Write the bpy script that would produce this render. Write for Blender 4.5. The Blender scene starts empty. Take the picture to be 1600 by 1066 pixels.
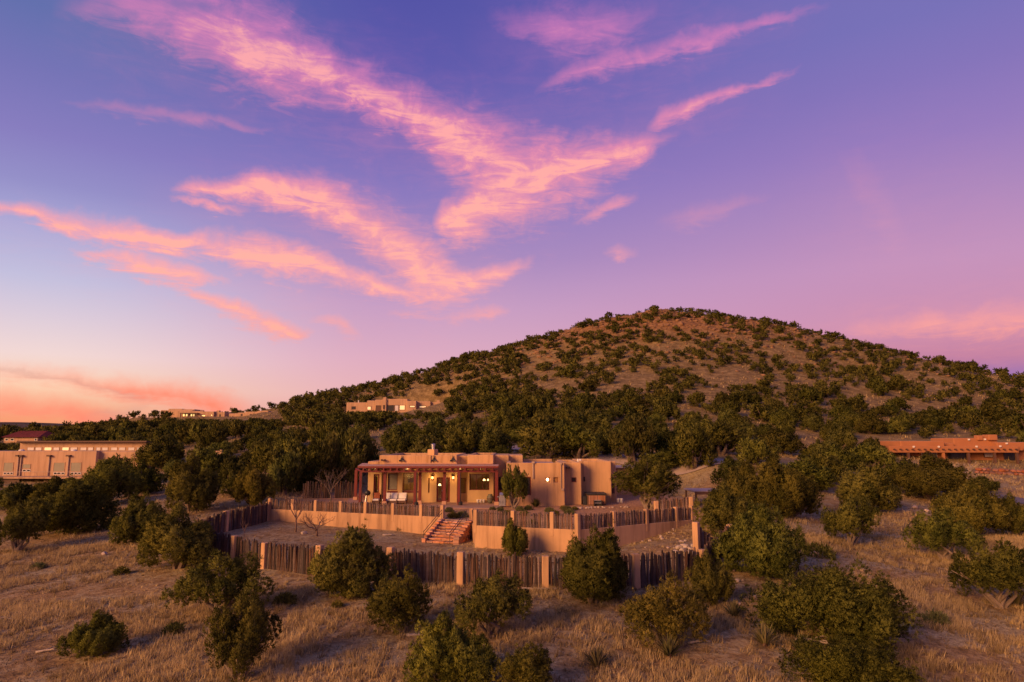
import bpy, bmesh, math, random
import numpy as np
from mathutils import Vector, Matrix

random.seed(7)
RNG = np.random.default_rng(11)
S = bpy.context.scene
COL = S.collection
R = math.radians

# ------------------------------------------------------------------ camera
FPX = 1600 * 24.0 / 36.0            # focal length in photo pixels
HORIZON = 690.0
PITCH = math.atan((HORIZON - 533.0) / FPX)
CZ = 7.0                            # camera height above the yard
cam = bpy.data.cameras.new('camera')
cam.lens = 24.0
cam.sensor_width = 36.0
cam.clip_start = 0.5
cam.clip_end = 40000.0
camo = bpy.data.objects.new('camera', cam)
COL.objects.link(camo)
camo.location = (0, 0, CZ)
camo.rotation_euler = (math.pi / 2 + PITCH, 0, 0)
S.camera = camo


def lin(c):
    c = c / 255.0
    return c / 12.92 if c <= 0.04045 else ((c + 0.055) / 1.055) ** 2.4


def rgb(r, g, b):
    return (lin(r), lin(g), lin(b), 1.0)


# ------------------------------------------------------------------ sky
W = bpy.data.worlds.new('World')
S.world = W
W.use_nodes = True
NT = W.node_tree
NT.nodes.clear()


def N(tree, typ, **kw):
    n = tree.nodes.new(typ)
    for k, v in kw.items():
        setattr(n, k, v)
    return n


def link(tree, a, b):
    tree.links.new(a, b)


def mth(tree, op, a, b=None, c=None, clamp=False):
    n = N(tree, 'ShaderNodeMath', operation=op, use_clamp=clamp)
    for i, v in enumerate((a, b, c)):
        if v is None:
            continue
        if isinstance(v, (int, float)):
            n.inputs[i].default_value = v
        else:
            link(tree, v, n.inputs[i])
    return n.outputs[0]


def maprange(tree, v, a, b, c, d, interp='LINEAR'):
    n = N(tree, 'ShaderNodeMapRange', interpolation_type=interp)
    if isinstance(v, (int, float)):
        n.inputs[0].default_value = v
    else:
        link(tree, v, n.inputs[0])
    for i, x in enumerate((a, b, c, d)):
        n.inputs[i + 1].default_value = x
    return n.outputs[0]


def ramp(tree, fac, stops, interp='LINEAR'):
    n = N(tree, 'ShaderNodeValToRGB')
    cr = n.color_ramp
    cr.interpolation = interp
    while len(cr.elements) > 1:
        cr.elements.remove(cr.elements[-1])
    stops = sorted(stops, key=lambda s: s[0])
    cr.elements[0].position = stops[0][0]
    cr.elements[0].color = stops[0][1]
    for p, c in stops[1:]:
        e = cr.elements.new(p)
        e.color = c
    link(tree, fac, n.inputs[0])
    return n.outputs[0]


def mixc(tree, fac, a, b, mode='MIX'):
    n = N(tree, 'ShaderNodeMix', data_type='RGBA', blend_type=mode)
    for sock, v in ((n.inputs[0], fac), (n.inputs[6], a), (n.inputs[7], b)):
        if isinstance(v, (int, float)):
            sock.default_value = v
        elif isinstance(v, tuple):
            sock.default_value = v
        else:
            link(tree, v, sock)
    return n.outputs[2]


def noise(tree, vec, scale, detail=4, rough=0.55, dist=0.0):
    n = N(tree, 'ShaderNodeTexNoise')
    n.inputs['Scale'].default_value = scale
    n.inputs['Detail'].default_value = detail
    n.inputs['Roughness'].default_value = rough
    n.inputs['Distortion'].default_value = dist
    if vec is not None:
        link(tree, vec, n.inputs['Vector'])
    return n.outputs[0]


def pix_dir(px, py):
    u = (px - 800) / FPX
    v = (533 - py) / FPX
    c, s = math.cos(PITCH), math.sin(PITCH)
    return Vector((u, c - v * s, s + v * c))


def azel(px, py):
    d = pix_dir(px, py).normalized()
    return math.atan2(d.x, d.y), math.asin(d.z)


def el_of(py):
    return azel(800, py)[1]


tc = N(NT, 'ShaderNodeTexCoord')
sep = N(NT, 'ShaderNodeSeparateXYZ')
link(NT, tc.outputs['Generated'], sep.inputs[0])
AZ = mth(NT, 'ARCTAN2', sep.outputs[0], sep.outputs[1])
EL = mth(NT, 'ARCSINE', sep.outputs[2])
ELN = maprange(NT, EL, -0.1, 1.4, 0, 1)


def sky_ramp(px, rows):
    st = []
    for py, c in rows:
        e = azel(px, py)[1]
        st.append(((e + 0.1) / 1.5, rgb(*c)))
    st.append((0.95, rgb(78, 80, 150)))
    return ramp(NT, ELN, st)


sk_l = sky_ramp(40, [(700, (226, 140, 100)), (655, (238, 158, 112)), (600, (245, 206, 176)), (550, (235, 209, 206)), (490, (214, 198, 212)),
                     (430, (190, 186, 215)), (350, (166, 164, 208)), (280, (144, 139, 194)), (200, (131, 121, 185)), (100, (114, 112, 176)), (0, (96, 108, 168))])
sk_c = sky_ramp(620, [(700, (226, 150, 150)), (620, (226, 172, 176)), (560, (216, 166, 186)), (480, (193, 153, 190)), (400, (160, 133, 186)),
                      (300, (134, 117, 184)), (200, (110, 100, 174)), (100, (92, 87, 166)), (0, (82, 81, 161))])
sk_r = sky_ramp(1500, [(660, (142, 104, 165)), (592, (150, 110, 170)), (560, (184, 121, 156)), (500, (198, 138, 170)), (400, (190, 141, 182)), (300, (168, 131, 183)),
                       (200, (146, 119, 183)), (100, (129, 112, 180)), (0, (116, 109, 178))])
f1 = maprange(NT, AZ, azel(40, 500)[0], azel(620, 500)[0], 0, 1, 'SMOOTHSTEP')
f2 = maprange(NT, AZ, azel(620, 500)[0], azel(1500, 500)[0], 0, 1, 'SMOOTHSTEP')
base_sky = mixc(NT, f2, mixc(NT, f1, sk_l, sk_c), sk_r)

# cirrus: every streak is a centre line and a half width over the compass angle
n_warp = mth(NT, 'SUBTRACT', noise(NT, tc.outputs['Generated'], 9.0, 5, 0.6), 0.5)
n_fine = mth(NT, 'SUBTRACT', noise(NT, tc.outputs['Generated'], 20.0, 9, 0.62, 0.8), 0.5)
mp = N(NT, 'ShaderNodeMapping')
mp.inputs['Rotation'].default_value = (0, 0.5, 0.0)
mp.inputs['Scale'].default_value = (10, 6, 42)
link(NT, tc.outputs['Generated'], mp.inputs[0])
n_fib = mth(NT, 'SUBTRACT', noise(NT, mp.outputs[0], 1.6, 7, 0.65, 0.9), 0.5)
EW = mth(NT, 'ADD', EL, mth(NT, 'ADD', mth(NT, 'MULTIPLY', n_warp, 0.06), mth(NT, 'MULTIPLY', n_fib, 0.022)))
NS = mth(NT, 'ADD', mth(NT, 'MULTIPLY', n_fine, 1.0), mth(NT, 'MULTIPLY', n_fib, 1.25))

STREAKS = [
    [(80, 4, 12, .0), (160, 10, 30, .4), (240, 16, 44, .62), (330, 44, 58, .85), (420, 84, 58, .95), (480, 110, 44, .95), (550, 136, 32, .95), (620, 160, 34, .95), (680, 200, 44, .95), (740, 238, 62, .95), (790, 262, 60, .9), (850, 268, 40, .6), (900, 262, 20, 0)],
    [(672, 362, 10, 0), (690, 352, 24, .9), (720, 345, 40, 1), (760, 312, 58, 1), (800, 290, 60, 1), (850, 272, 52, 1), (900, 262, 42, .95), (950, 245, 33, .9), (1000, 232, 20, .85), (1070, 212, 8, 0)],
    [(262, 300, 5, 0), (300, 298, 12, .8), (350, 297, 17, .95), (400, 299, 27, 1), (450, 302, 26, 1), (500, 315, 30, 1), (550, 342, 36, 1), (600, 376, 46, 1), (650, 412, 46, 1), (700, 436, 32, 1), (740, 448, 18, .95), (785, 430, 14, .8), (840, 403, 4, 0)],
    [(260, 312, 3, 0), (300, 320, 7, .7), (340, 328, 8, .75), (400, 334, 5, 0)],
    [(-60, 318, 10, .8), (0, 325, 12, .9), (60, 332, 14, 1), (120, 346, 19, 1), (180, 366, 19, 1), (240, 379, 15, 1), (300, 386, 15, .95), (360, 389, 22, .95), (420, 397, 26, 1), (480, 416, 26, 1), (540, 438, 17, 1), (600, 453, 11, .9), (680, 462, 7, .5), (760, 468, 5, 0)],
    [(100, 388, 3, 0), (160, 397, 9, .8), (210, 408, 16, 1), (250, 418, 20, 1), (290, 428, 18, .95), (340, 435, 6, .5), (370, 436, 3, 0)],
    [(255, 440, 6, 0), (300, 455, 8, .7), (340, 474, 13, .9), (380, 488, 19, 1), (430, 508, 19, 1), (465, 520, 11, .9), (495, 524, 4, 0)],
    [(830, 150, 6, 0), (880, 130, 16, .5), (940, 106, 20, .6), (1000, 86, 18, .6), (1060, 66, 15, .65), (1130, 46, 12, .6), (1200, 28, 9, .55), (1300, 4, 5, 0)],
    [(755, 26, 6, 0), (830, 40, 22, .45), (890, 55, 40, .6), (940, 52, 42, .6), (990, 34, 30, .4), (1040, 12, 18, 0)],
    [(1005, 205, 6, 0), (1030, 188, 14, .7), (1070, 168, 14, .75), (1110, 152, 11, .75), (1160, 135, 9, .65), (1200, 120, 6, .5), (1255, 100, 3, 0)],
    [(90, 168, 4, 0), (180, 176, 10, .22), (300, 185, 13, .3), (380, 196, 9, .25), (440, 206, 5, 0)],
    [(890, 342, 4, 0), (930, 328, 8, .45), (970, 314, 8, .5), (1000, 302, 4, 0)],
    [(940, 395, 4, 0), (965, 393, 9, .45), (1000, 392, 5, 0)],
    [(475, 500, 4, 0), (515, 508, 9, .5), (540, 518, 11, .5), (570, 528, 5, 0)],
    [(600, 484, 3, 0), (630, 483, 5, .4), (690, 490, 5, .2), (770, 486, 9, .55), (800, 484, 4, 0)],
    [(1290, 526, 5, 0), (1380, 516, 14, .45), (1460, 505, 20, .6), (1560, 496, 24, .65), (1660, 482, 22, .6)],
    [(1300, 240, 20, 0), (1345, 290, 50, .12), (1390, 340, 50, .1), (1440, 380, 30, 0)],
    [(1020, 352, 6, 0), (1080, 340, 14, .2), (1160, 320, 10, .15), (1210, 310, 5, 0)],
]
VEILS = [
    [(60, 30, 40, 0.000), (200, 40, 80, 0.110), (420, 100, 85, 0.150), (600, 170, 80, 0.160), (760, 250, 95, 0.150), (860, 250, 90, 0.125), (960, 215, 60, 0.100), (1080, 170, 50, 0.100), (1250, 100, 40, 0.000)],
    [(720, 60, 40, 0.000), (860, 80, 75, 0.130), (980, 80, 75, 0.150), (1100, 55, 50, 0.125), (1300, 10, 30, 0.000)],
    [(200, 320, 40, 0.000), (400, 330, 70, 0.100), (560, 380, 80, 0.130), (700, 420, 75, 0.130), (840, 420, 40, 0.000)],
    [(-80, 350, 40, 0.050), (120, 380, 50, 0.075), (320, 430, 60, 0.100), (480, 470, 60, 0.100), (620, 490, 30, 0.000)],
    [(1150, 560, 20, 0.000), (1350, 530, 40, 0.150), (1600, 500, 55, 0.175), (1700, 490, 50, 0.175)],
    [(1200, 330, 60, 0.000), (1340, 320, 110, 0.050), (1500, 330, 110, 0.040), (1640, 340, 60, 0.000)],
]
LOWPINK = [[(-80, 640, 26, .7), (0, 632, 26, .75), (60, 640, 22, .75), (120, 645, 20, .8), (170, 648, 16, .75), (230, 650, 12, 0)],
           [(-80, 585, 14, .3), (60, 586, 14, .4), (150, 600, 15, .6), (220, 612, 20, .95), (280, 622, 20, 1), (340, 630, 16, .9), (400, 634, 8, 0)]]
LOWGREY = [[(-60, 577, 4, .3), (60, 585, 4, .32), (150, 600, 5, .3), (215, 618, 5, .3), (250, 628, 4, 0)],
           [(130, 648, 8, 0), (170, 642, 9, .38), (210, 640, 9, .38), (240, 634, 4, 0)]]


FIB = mth(NT, 'ADD', 1.02, mth(NT, 'ADD', mth(NT, 'MULTIPLY', n_fib, 1.05), mth(NT, 'MULTIPLY', n_fine, 0.5)))


def streak(pts, soft=1.25, nz=1.0, wide=1.28):
    a = [azel(p[0], p[1]) for p in pts]
    a0, a1 = a[0][0], a[-1][0]
    t = maprange(NT, AZ, a0, a1, 0, 1)
    st = []
    for (az, el), p in zip(a, pts):
        hw = wide * abs(azel(p[0], p[1] - p[2])[1] - azel(p[0], p[1] + p[2])[1]) / 2
        st.append(((az - a0) / (a1 - a0), (el, hw, p[3], 1)))
    col = ramp(NT, t, st)
    s3 = N(NT, 'ShaderNodeSeparateColor')
    link(NT, col, s3.inputs[0])
    dist = mth(NT, 'ABSOLUTE', mth(NT, 'SUBTRACT', EW, s3.outputs[0]))
    q = mth(NT, 'SUBTRACT', 1.0, mth(NT, 'DIVIDE', dist, s3.outputs[1]))
    q = mth(NT, 'ADD', q, mth(NT, 'MULTIPLY', NS, nz))
    d = maprange(NT, q, -0.45, soft, 0, 1, 'SMOOTHSTEP')
    return mth(NT, 'MULTIPLY', mth(NT, 'MULTIPLY', d, FIB), s3.outputs[2], clamp=True)


def union(lst, **kw):
    tot = None
    for p in lst:
        d = streak(p, **kw)
        tot = d if tot is None else mth(NT, 'MAXIMUM', tot, d)
    return tot


# the same kind of cirrus goes on thinly over the rest of the sky
rest = maprange(NT, noise(NT, mp.outputs[0], 0.35, 6, 0.6, 1.2), 0.55, 0.8, 0, 0.55, 'SMOOTHSTEP')
out_of_view = maprange(NT, mth(NT, 'ABSOLUTE', AZ), 0.72, 1.1, 0, 1, 'SMOOTHSTEP')
cl = mth(NT, 'MAXIMUM', mth(NT, 'MAXIMUM', union(STREAKS), union(VEILS, soft=1.6, nz=1.3)), mth(NT, 'MULTIPLY', rest, out_of_view))
cloud_col = ramp(NT, ELN, [((e + 0.1) / 1.5, rgb(*c)) for e, c in
                           ((0.03, (246, 140, 118)), (0.14, (252, 160, 148)), (0.22, (255, 164, 160)), (0.30, (255, 158, 160)), (0.42, (246, 142, 166)), (0.52, (226, 130, 178)), (0.62, (208, 120, 184)), (0.9, (180, 110, 180)))])
cloud_core = mixc(NT, maprange(NT, cl, 0.6, 1.0, 0, 0.55, 'SMOOTHSTEP'), cloud_col, rgb(255, 182, 160))
sky1 = mixc(NT, cl, base_sky, cloud_core)
sky2 = mixc(NT, union(LOWPINK, nz=0.5), sky1, rgb(250, 138, 112))
sky3 = mixc(NT, union(LOWGREY, nz=0.4), sky2, rgb(196, 152, 142))
nish = N(NT, 'ShaderNodeTexSky', sky_type='NISHITA')
nish.sun_disc = False
SUN_AZ, SUN_EL = R(-136), R(17)           # compass angle from the view direction, negative is left
nish.sun_elevation = R(2)
nish.sun_rotation = SUN_AZ
sky4 = mixc(NT, 0.004, sky3, nish.outputs[0], 'ADD')
bg = N(NT, 'ShaderNodeBackground')
bg.inputs[1].default_value = 1.07
link(NT, sky4, bg.inputs[0])
wo = N(NT, 'ShaderNodeOutputWorld')
link(NT, bg.outputs[0], wo.inputs[0])

# ------------------------------------------------------------------ the low warm light from the left
sun = bpy.data.lights.new('sun', 'SUN')
sun.energy = 5.0
sun.angle = R(26)
sun.color = (1.0, 0.50, 0.20)
suno = bpy.data.objects.new('sun', sun)
COL.objects.link(suno)
sd = Vector((math.sin(SUN_AZ) * math.cos(SUN_EL), math.cos(SUN_AZ) * math.cos(SUN_EL), math.sin(SUN_EL)))
suno.rotation_euler = sd.to_track_quat('Z', 'Y').to_euler()
suno.location = (-60, -40, 60)

S.view_settings.view_transform = 'Standard'
S.view_settings.look = 'None'
S.view_settings.exposure = 0.0
S.view_settings.gamma = 1.0
S.view_settings.use_curve_mapping = False
S.cycles.max_bounces = 6
S.cycles.transparent_max_bounces = 8
S.cycles.use_denoising = True
S.cycles.use_adaptive_sampling = True
S.cycles.adaptive_threshold = 0.02
S.cycles.sample_clamp_indirect = 4.0


# ------------------------------------------------------------------ pixel to place
def P(px, py, d):
    v = pix_dir(px, py)
    t = d / v.y
    return Vector((v.x * t, d, CZ + v.z * t))


def proj(x, y, z):
    c, s = math.cos(PITCH), math.sin(PITCH)
    zz = z - CZ
    depth = y * c + zz * s
    up = -y * s + zz * c
    return 800 + FPX * x / depth, 533 - FPX * up / depth


# ------------------------------------------------------------------ materials
def mat(name, col, rough=0.85, var=0.15, scale=3.0, bump=0.0, bscale=40.0, metallic=0.0, rand=0.0, col2=None, streaks=0.0, detail=6):
    m = bpy.data.materials.new(name)
    m.use_nodes = True
    t = m.node_tree
    b = t.nodes['Principled BSDF']
    b.inputs['Roughness'].default_value = rough
    b.inputs['Metallic'].default_value = metallic
    tcn = N(t, 'ShaderNodeTexCoord')
    n = noise(t, tcn.outputs['Object'], scale, detail, 0.6)
    c1 = tuple(x * (1 - var) for x in col[:3]) + (1,)
    c2 = (tuple(min(1, x * (1 + var)) for x in col[:3]) + (1,)) if col2 is None else col2
    c = ramp(t, n, [(0.3, c1), (0.7, c2)])
    if streaks > 0:
        mpn = N(t, 'ShaderNodeMapping')
        mpn.inputs['Scale'].default_value = (2.2, 2.2, 0.16)
        link(t, tcn.outputs['Object'], mpn.inputs[0])
        k1 = noise(t, mpn.outputs[0], 1.0, 7, 0.7)
        c = mixc(t, streaks, c, ramp(t, k1, [(0.34, (0.62, 0.58, 0.55, 1)), (0.52, (1, 1, 1, 1)), (0.72, (1.1, 1.08, 1.05, 1))]), 'MULTIPLY')
    if rand > 0:
        oi = N(t, 'ShaderNodeObjectInfo')
        k = maprange(t, oi.outputs['Random'], 0, 1, 1 - rand, 1 + rand)
        hsv = N(t, 'ShaderNodeHueSaturation')
        link(t, k, hsv.inputs['Value'])
        hh = maprange(t, mth(t, 'FRACT', mth(t, 'MULTIPLY', oi.outputs['Random'], 17.3)), 0, 1, 1 - rand * 0.6, 1 + rand * 0.3)
        link(t, hh, hsv.inputs['Saturation'])
        link(t, c, hsv.inputs['Color'])
        c = hsv.outputs[0]
    link(t, c, b.inputs['Base Color'])
    if bump > 0:
        bn = N(t, 'ShaderNodeBump')
        bn.inputs['Strength'].default_value = bump
        bn.inputs['Distance'].default_value = 0.03
        link(t, noise(t, tcn.outputs['Object'], bscale, 5, 0.65), bn.inputs['Height'])
        link(t, bn.outputs[0], b.inputs['Normal'])
    return m


def emis(name, col, strength):
    m = bpy.data.materials.new(name)
    m.use_nodes = True
    b = m.node_tree.nodes['Principled BSDF']
    b.inputs['Base Color'].default_value = col
    b.inputs['Emission Color'].default_value = col
    b.inputs['Emission Strength'].default_value = strength
    return m


def glass(name, tint=(0.9, 0.85, 0.75, 1), refl=0.12):
    m = bpy.data.materials.new(name)
    m.use_nodes = True
    t = m.node_tree
    t.nodes.clear()
    tr = N(t, 'ShaderNodeBsdfTransparent')
    tr.inputs[0].default_value = tint
    gl = N(t, 'ShaderNodeBsdfGlossy')
    gl.inputs['Roughness'].default_value = 0.03
    lw = N(t, 'ShaderNodeLayerWeight')
    lw.inputs[0].default_value = 0.25
    mx = N(t, 'ShaderNodeMixShader')
    link(t, maprange(t, lw.outputs['Fresnel'], 0, 1, refl, 1), mx.inputs[0])
    link(t, tr.outputs[0], mx.inputs[1])
    link(t, gl.outputs[0], mx.inputs[2])
    o = N(t, 'ShaderNodeOutputMaterial')
    link(t, mx.outputs[0], o.inputs[0])
    return m


def leaf_mat(name, dark, light, trans=0.25):
    m = bpy.data.materials.new(name)
    m.use_nodes = True
    t = m.node_tree
    t.nodes.clear()
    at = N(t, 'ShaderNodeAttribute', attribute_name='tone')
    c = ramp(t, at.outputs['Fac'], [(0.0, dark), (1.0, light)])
    oi = N(t, 'ShaderNodeObjectInfo')
    hsv = N(t, 'ShaderNodeHueSaturation')
    link(t, maprange(t, oi.outputs['Random'], 0, 1, 0.478, 0.512), hsv.inputs['Hue'])
    link(t, maprange(t, mth(t, 'FRACT', mth(t, 'MULTIPLY', oi.outputs['Random'], 13.7)), 0, 1, 0.72, 1.3), hsv.inputs['Value'])
    link(t, c, hsv.inputs['Color'])
    df = N(t, 'ShaderNodeBsdfDiffuse')
    link(t, hsv.outputs[0], df.inputs[0])
    tl = N(t, 'ShaderNodeBsdfTranslucent')
    link(t, hsv.outputs[0], tl.inputs[0])
    mx = N(t, 'ShaderNodeMixShader')
    mx.inputs[0].default_value = trans
    link(t, df.outputs[0], mx.inputs[1])
    link(t, tl.outputs[0], mx.inputs[2])
    o = N(t, 'ShaderNodeOutputMaterial')
    link(t, mx.outputs[0], o.inputs[0])
    return m


M = {}
M['stucco'] = mat('stucco', (0.54, 0.31, 0.14, 1), 0.92, 0.11, 0.45, 0.45, 22, streaks=0.9)
M['stucco_wall'] = mat('stucco_wall', (0.50, 0.29, 0.14, 1), 0.92, 0.13, 0.4, 0.45, 20, streaks=1.0)
M['stucco_far'] = mat('stucco_far', (0.47, 0.285, 0.16, 1), 0.92, 0.12, 0.3, 0.2, 10, streaks=0.7)
M['terracotta'] = mat('terracotta', (0.37, 0.145, 0.055, 1), 0.92, 0.08, 0.6, 0.2, 10)
M['ochre'] = mat('ochre', (0.52, 0.34, 0.15, 1), 0.9, 0.08, 0.8, 0.2, 20)
M['red'] = mat('red', (0.14, 0.011, 0.006, 1), 0.6, 0.2, 6, 0.15, 60)
M['redroof'] = mat('redroof', (0.20, 0.028, 0.014, 1), 0.9, 0.15, 2)
M['cap'] = mat('cap', (0.46, 0.25, 0.15, 1), 0.8, 0.08, 2)
M['brown'] = mat('brown', (0.10, 0.045, 0.025, 1), 0.7, 0.25, 8, 0.2, 50)
M['black'] = mat('black', (0.02, 0.018, 0.017, 1), 0.55, 0.2, 8)
M['steel'] = mat('steel', (0.5, 0.47, 0.45, 1), 0.35, 0.1, 8, metallic=0.8)
M['gutter'] = mat('gutter', (0.42, 0.29, 0.2, 1), 0.6, 0.1, 8)
M['white'] = mat('white', (0.72, 0.66, 0.58, 1), 0.8, 0.05, 6)
M['pot'] = mat('pot', (0.10, 0.09, 0.055, 1), 0.6, 0.4, 9)
M['orange'] = mat('orange', (0.5, 0.14, 0.04, 1), 0.8, 0.1, 6)
M['roof'] = mat('roof', (0.30, 0.24, 0.24, 1), 0.9, 0.12, 1.0, 0.2, 12)
M['patio'] = mat('patio', (0.33, 0.20, 0.15, 1), 0.85, 0.18, 1.3, 0.3, 14)
M['flag'] = mat('flag', (0.46, 0.20, 0.10, 1), 0.85, 0.3, 2.2, 0.5, 18, rand=0.38)
M['stone'] = mat('stone', (0.40, 0.29, 0.22, 1), 0.9, 0.25, 2.2, 0.6, 8, rand=0.25)
M['pale_rock'] = mat('pale_rock', (0.40, 0.31, 0.23, 1), 0.9, 0.15, 3, 0.5, 12)
M['picket'] = mat('picket', (0.072, 0.038, 0.023, 1), 0.92, 0.4, 7, 0.6, 45, rand=0.72)
M['picket_pale'] = mat('picket_pale', (0.15, 0.082, 0.05, 1), 0.92, 0.4, 7, 0.6, 45, rand=0.62)
M['bark'] = mat('bark', (0.12, 0.08, 0.055, 1), 0.95, 0.35, 8, 0.7, 22)
M['bark_pale'] = mat('bark_pale', (0.19, 0.135, 0.095, 1), 0.95, 0.3, 6, 0.6, 20)
M['twig'] = mat('twig', (0.15, 0.085, 0.06, 1), 0.95, 0.3, 6)
M['dead'] = mat('dead', (0.36, 0.28, 0.21, 1), 0.9, 0.25, 6, 0.5, 20)
M['asphalt'] = mat('asphalt', (0.12, 0.10, 0.105, 1), 0.85, 0.15, 1.5, 0.2, 30)
M['dirt_road'] = mat('dirt_road', (0.36, 0.27, 0.22, 1), 0.9, 0.15, 0.6, 0.2, 12)
M['glass'] = glass('glass')
M['window_dark'] = mat('window_dark', (0.03, 0.026, 0.024, 1), 0.12, 0.2, 1)
M['window_sky'] = mat('window_sky', (0.16, 0.14, 0.12, 1), 0.10, 0.15, 0.7, metallic=0.4)
M['blind'] = mat('blind', (0.24, 0.21, 0.14, 1), 0.6, 0.1, 2)
M['pale_pane'] = mat('pale_pane', (0.62, 0.55, 0.5, 1), 0.3, 0.12, 1.5)
M['lit'] = emis('lit', (1.0, 0.62, 0.22, 1), 1.3)
M['amber_pane'] = mat('amber_pane', (0.42, 0.22, 0.08, 1), 0.15, 0.2, 3)
M['lit_soft'] = emis('lit_soft', (1.0, 0.66, 0.33, 1), 0.55)
M['lamp'] = emis('lamp', (1.0, 0.72, 0.36, 1), 6.0)
M['sconce'] = emis('sconce', (1.0, 0.36, 0.13, 1), 3.0)
M['leaf'] = leaf_mat('leaf', (0.042, 0.048, 0.011, 1), (0.210, 0.200, 0.040, 1))
M['leaf_dark'] = leaf_mat('leaf_dark', (0.038, 0.044, 0.012, 1), (0.170, 0.166, 0.038, 1))
M['leaf_far'] = leaf_mat('leaf_far', (0.034, 0.038, 0.010, 1), (0.140, 0.132, 0.028, 1))
M['leaf_yellow'] = leaf_mat('leaf_yellow', (0.066, 0.064, 0.013, 1), (0.225, 0.195, 0.038, 1))
M['leaf_bright'] = leaf_mat('leaf_bright', (0.055, 0.058, 0.012, 1), (0.25, 0.225, 0.040, 1))
M['yucca'] = leaf_mat('yucca', (0.075, 0.075, 0.03, 1), (0.20, 0.165, 0.07, 1), 0.15)
M['grass'] = leaf_mat('grass', (0.21, 0.15, 0.062, 1), (0.80, 0.63, 0.29, 1), 0.3)
M['sage'] = leaf_mat('sage', (0.08, 0.085, 0.03, 1), (0.16, 0.15, 0.06, 1), 0.2)


# ------------------------------------------------------------------ mesh helpers
class MB:
    def __init__(self):
        self.v = []
        self.f = []

    def raw(self, vs, fs):
        o = len(self.v)
        self.v += [tuple(x) for x in vs]
        self.f += [tuple(i + o for i in f) for f in fs]
        return self

    def box(self, x0, x1, y0, y1, z0, z1, rz=0.0, about=None):
        vs = [(x, y, z) for z in (z0, z1) for y in (y0, y1) for x in (x0, x1)]
        if rz:
            cx, cy = about if about else ((x0 + x1) / 2, (y0 + y1) / 2)
            c, s = math.cos(rz), math.sin(rz)
            vs = [(cx + (x - cx) * c - (y - cy) * s, cy + (x - cx) * s + (y - cy) * c, z) for x, y, z in vs]
        return self.raw(vs, [(0, 2, 3, 1), (4, 5, 7, 6), (0, 1, 5, 4), (2, 6, 7, 3), (0, 4, 6, 2), (1, 3, 7, 5)])

    def prism(self, poly, z0, z1):
        n = len(poly)
        vs = [(x, y, z0) for x, y in poly] + [(x, y, z1) for x, y in poly]
        fs = [tuple(range(n))[::-1], tuple(range(n, 2 * n))] + [(i, (i + 1) % n, n + (i + 1) % n, n + i) for i in range(n)]
        return self.raw(vs, fs)

    def tube(self, pts, radii, n=6, cap=True):
        pts = [Vector(p) for p in pts]
        vs, fs = [], []
        for i, p in enumerate(pts):
            a = pts[max(0, i - 1)]
            b = pts[min(len(pts) - 1, i + 1)]
            d = (b - a)
            d = d.normalized() if d.length > 1e-6 else Vector((0, 0, 1))
            u = d.orthogonal().normalized() if abs(d.z) < 0.95 else Vector((1, 0, 0))
            u = (u - d * u.dot(d)).normalized()
            w = d.cross(u)
            for k in range(n):
                an = 2 * math.pi * k / n
                vs.append(p + (u * math.cos(an) + w * math.sin(an)) * radii[i])
        for i in range(len(pts) - 1):
            for k in range(n):
                fs.append((i * n + k, i * n + (k + 1) % n, (i + 1) * n + (k + 1) % n, (i + 1) * n + k))
        if cap:
            fs.append(tuple(range(n))[::-1])
            fs.append(tuple(range((len(pts) - 1) * n, len(pts) * n)))
        return self.raw(vs, fs)

    def lathe(self, cx, cy, prof, n=14):
        vs, fs = [], []
        for r, z in prof:
            for k in range(n):
                a = 2 * math.pi * k / n
                vs.append((cx + r * math.cos(a), cy + r * math.sin(a), z))
        for i in range(len(prof) - 1):
            for k in range(n):
                fs.append((i * n + k, i * n + (k + 1) % n, (i + 1) * n + (k + 1) % n, (i + 1) * n + k))
        fs.append(tuple(range(n))[::-1])
        fs.append(tuple(range((len(prof) - 1) * n, len(prof) * n)))
        return self.raw(vs, fs)

    def mesh(self, name, m):
        me = bpy.data.meshes.new(name)
        me.from_pydata(self.v, [], self.f)
        me.materials.append(m)
        me.update()
        return me

    def build(self, name, m, parent=None, bevel=0.0, smooth=False):
        me = self.mesh(name, m)
        if smooth:
            me.polygons.foreach_set('use_smooth', [True] * len(me.polygons))
        o = bpy.data.objects.new(name, me)
        COL.objects.link(o)
        if parent is not None:
            o.parent = parent
            o.matrix_parent_inverse = parent_inv(parent)
        if bevel > 0:
            b = o.modifiers.new('bevel', 'BEVEL')
            b.width = bevel
            b.segments = 3
            b.limit_method = 'ANGLE'
            b.harden_normals = False
        return o


def world_of(o):
    m = Matrix.LocRotScale(o.location, o.rotation_euler, o.scale)
    if o.parent:
        return world_of(o.parent) @ o.matrix_parent_inverse @ m
    return m


def parent_inv(p):
    return world_of(p).inverted()


def box(name, m, parent, x0, x1, y0, y1, z0, z1, bevel=0.0):
    return MB().box(x0, x1, y0, y1, z0, z1).build(name, m, parent, bevel)


def thing(name, label, cat, loc=(0, 0, 0), rz=0.0, group=None):
    o = bpy.data.objects.new(name, None)
    o.empty_display_size = 0.3
    COL.objects.link(o)
    o.location = loc
    o.rotation_euler = (0, 0, rz)
    tag(o, label, cat, group)
    return o


def tag(o, label, cat, group=None):
    o['label'] = label
    o['category'] = cat
    if group:
        o['group'] = group
    return o


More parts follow.
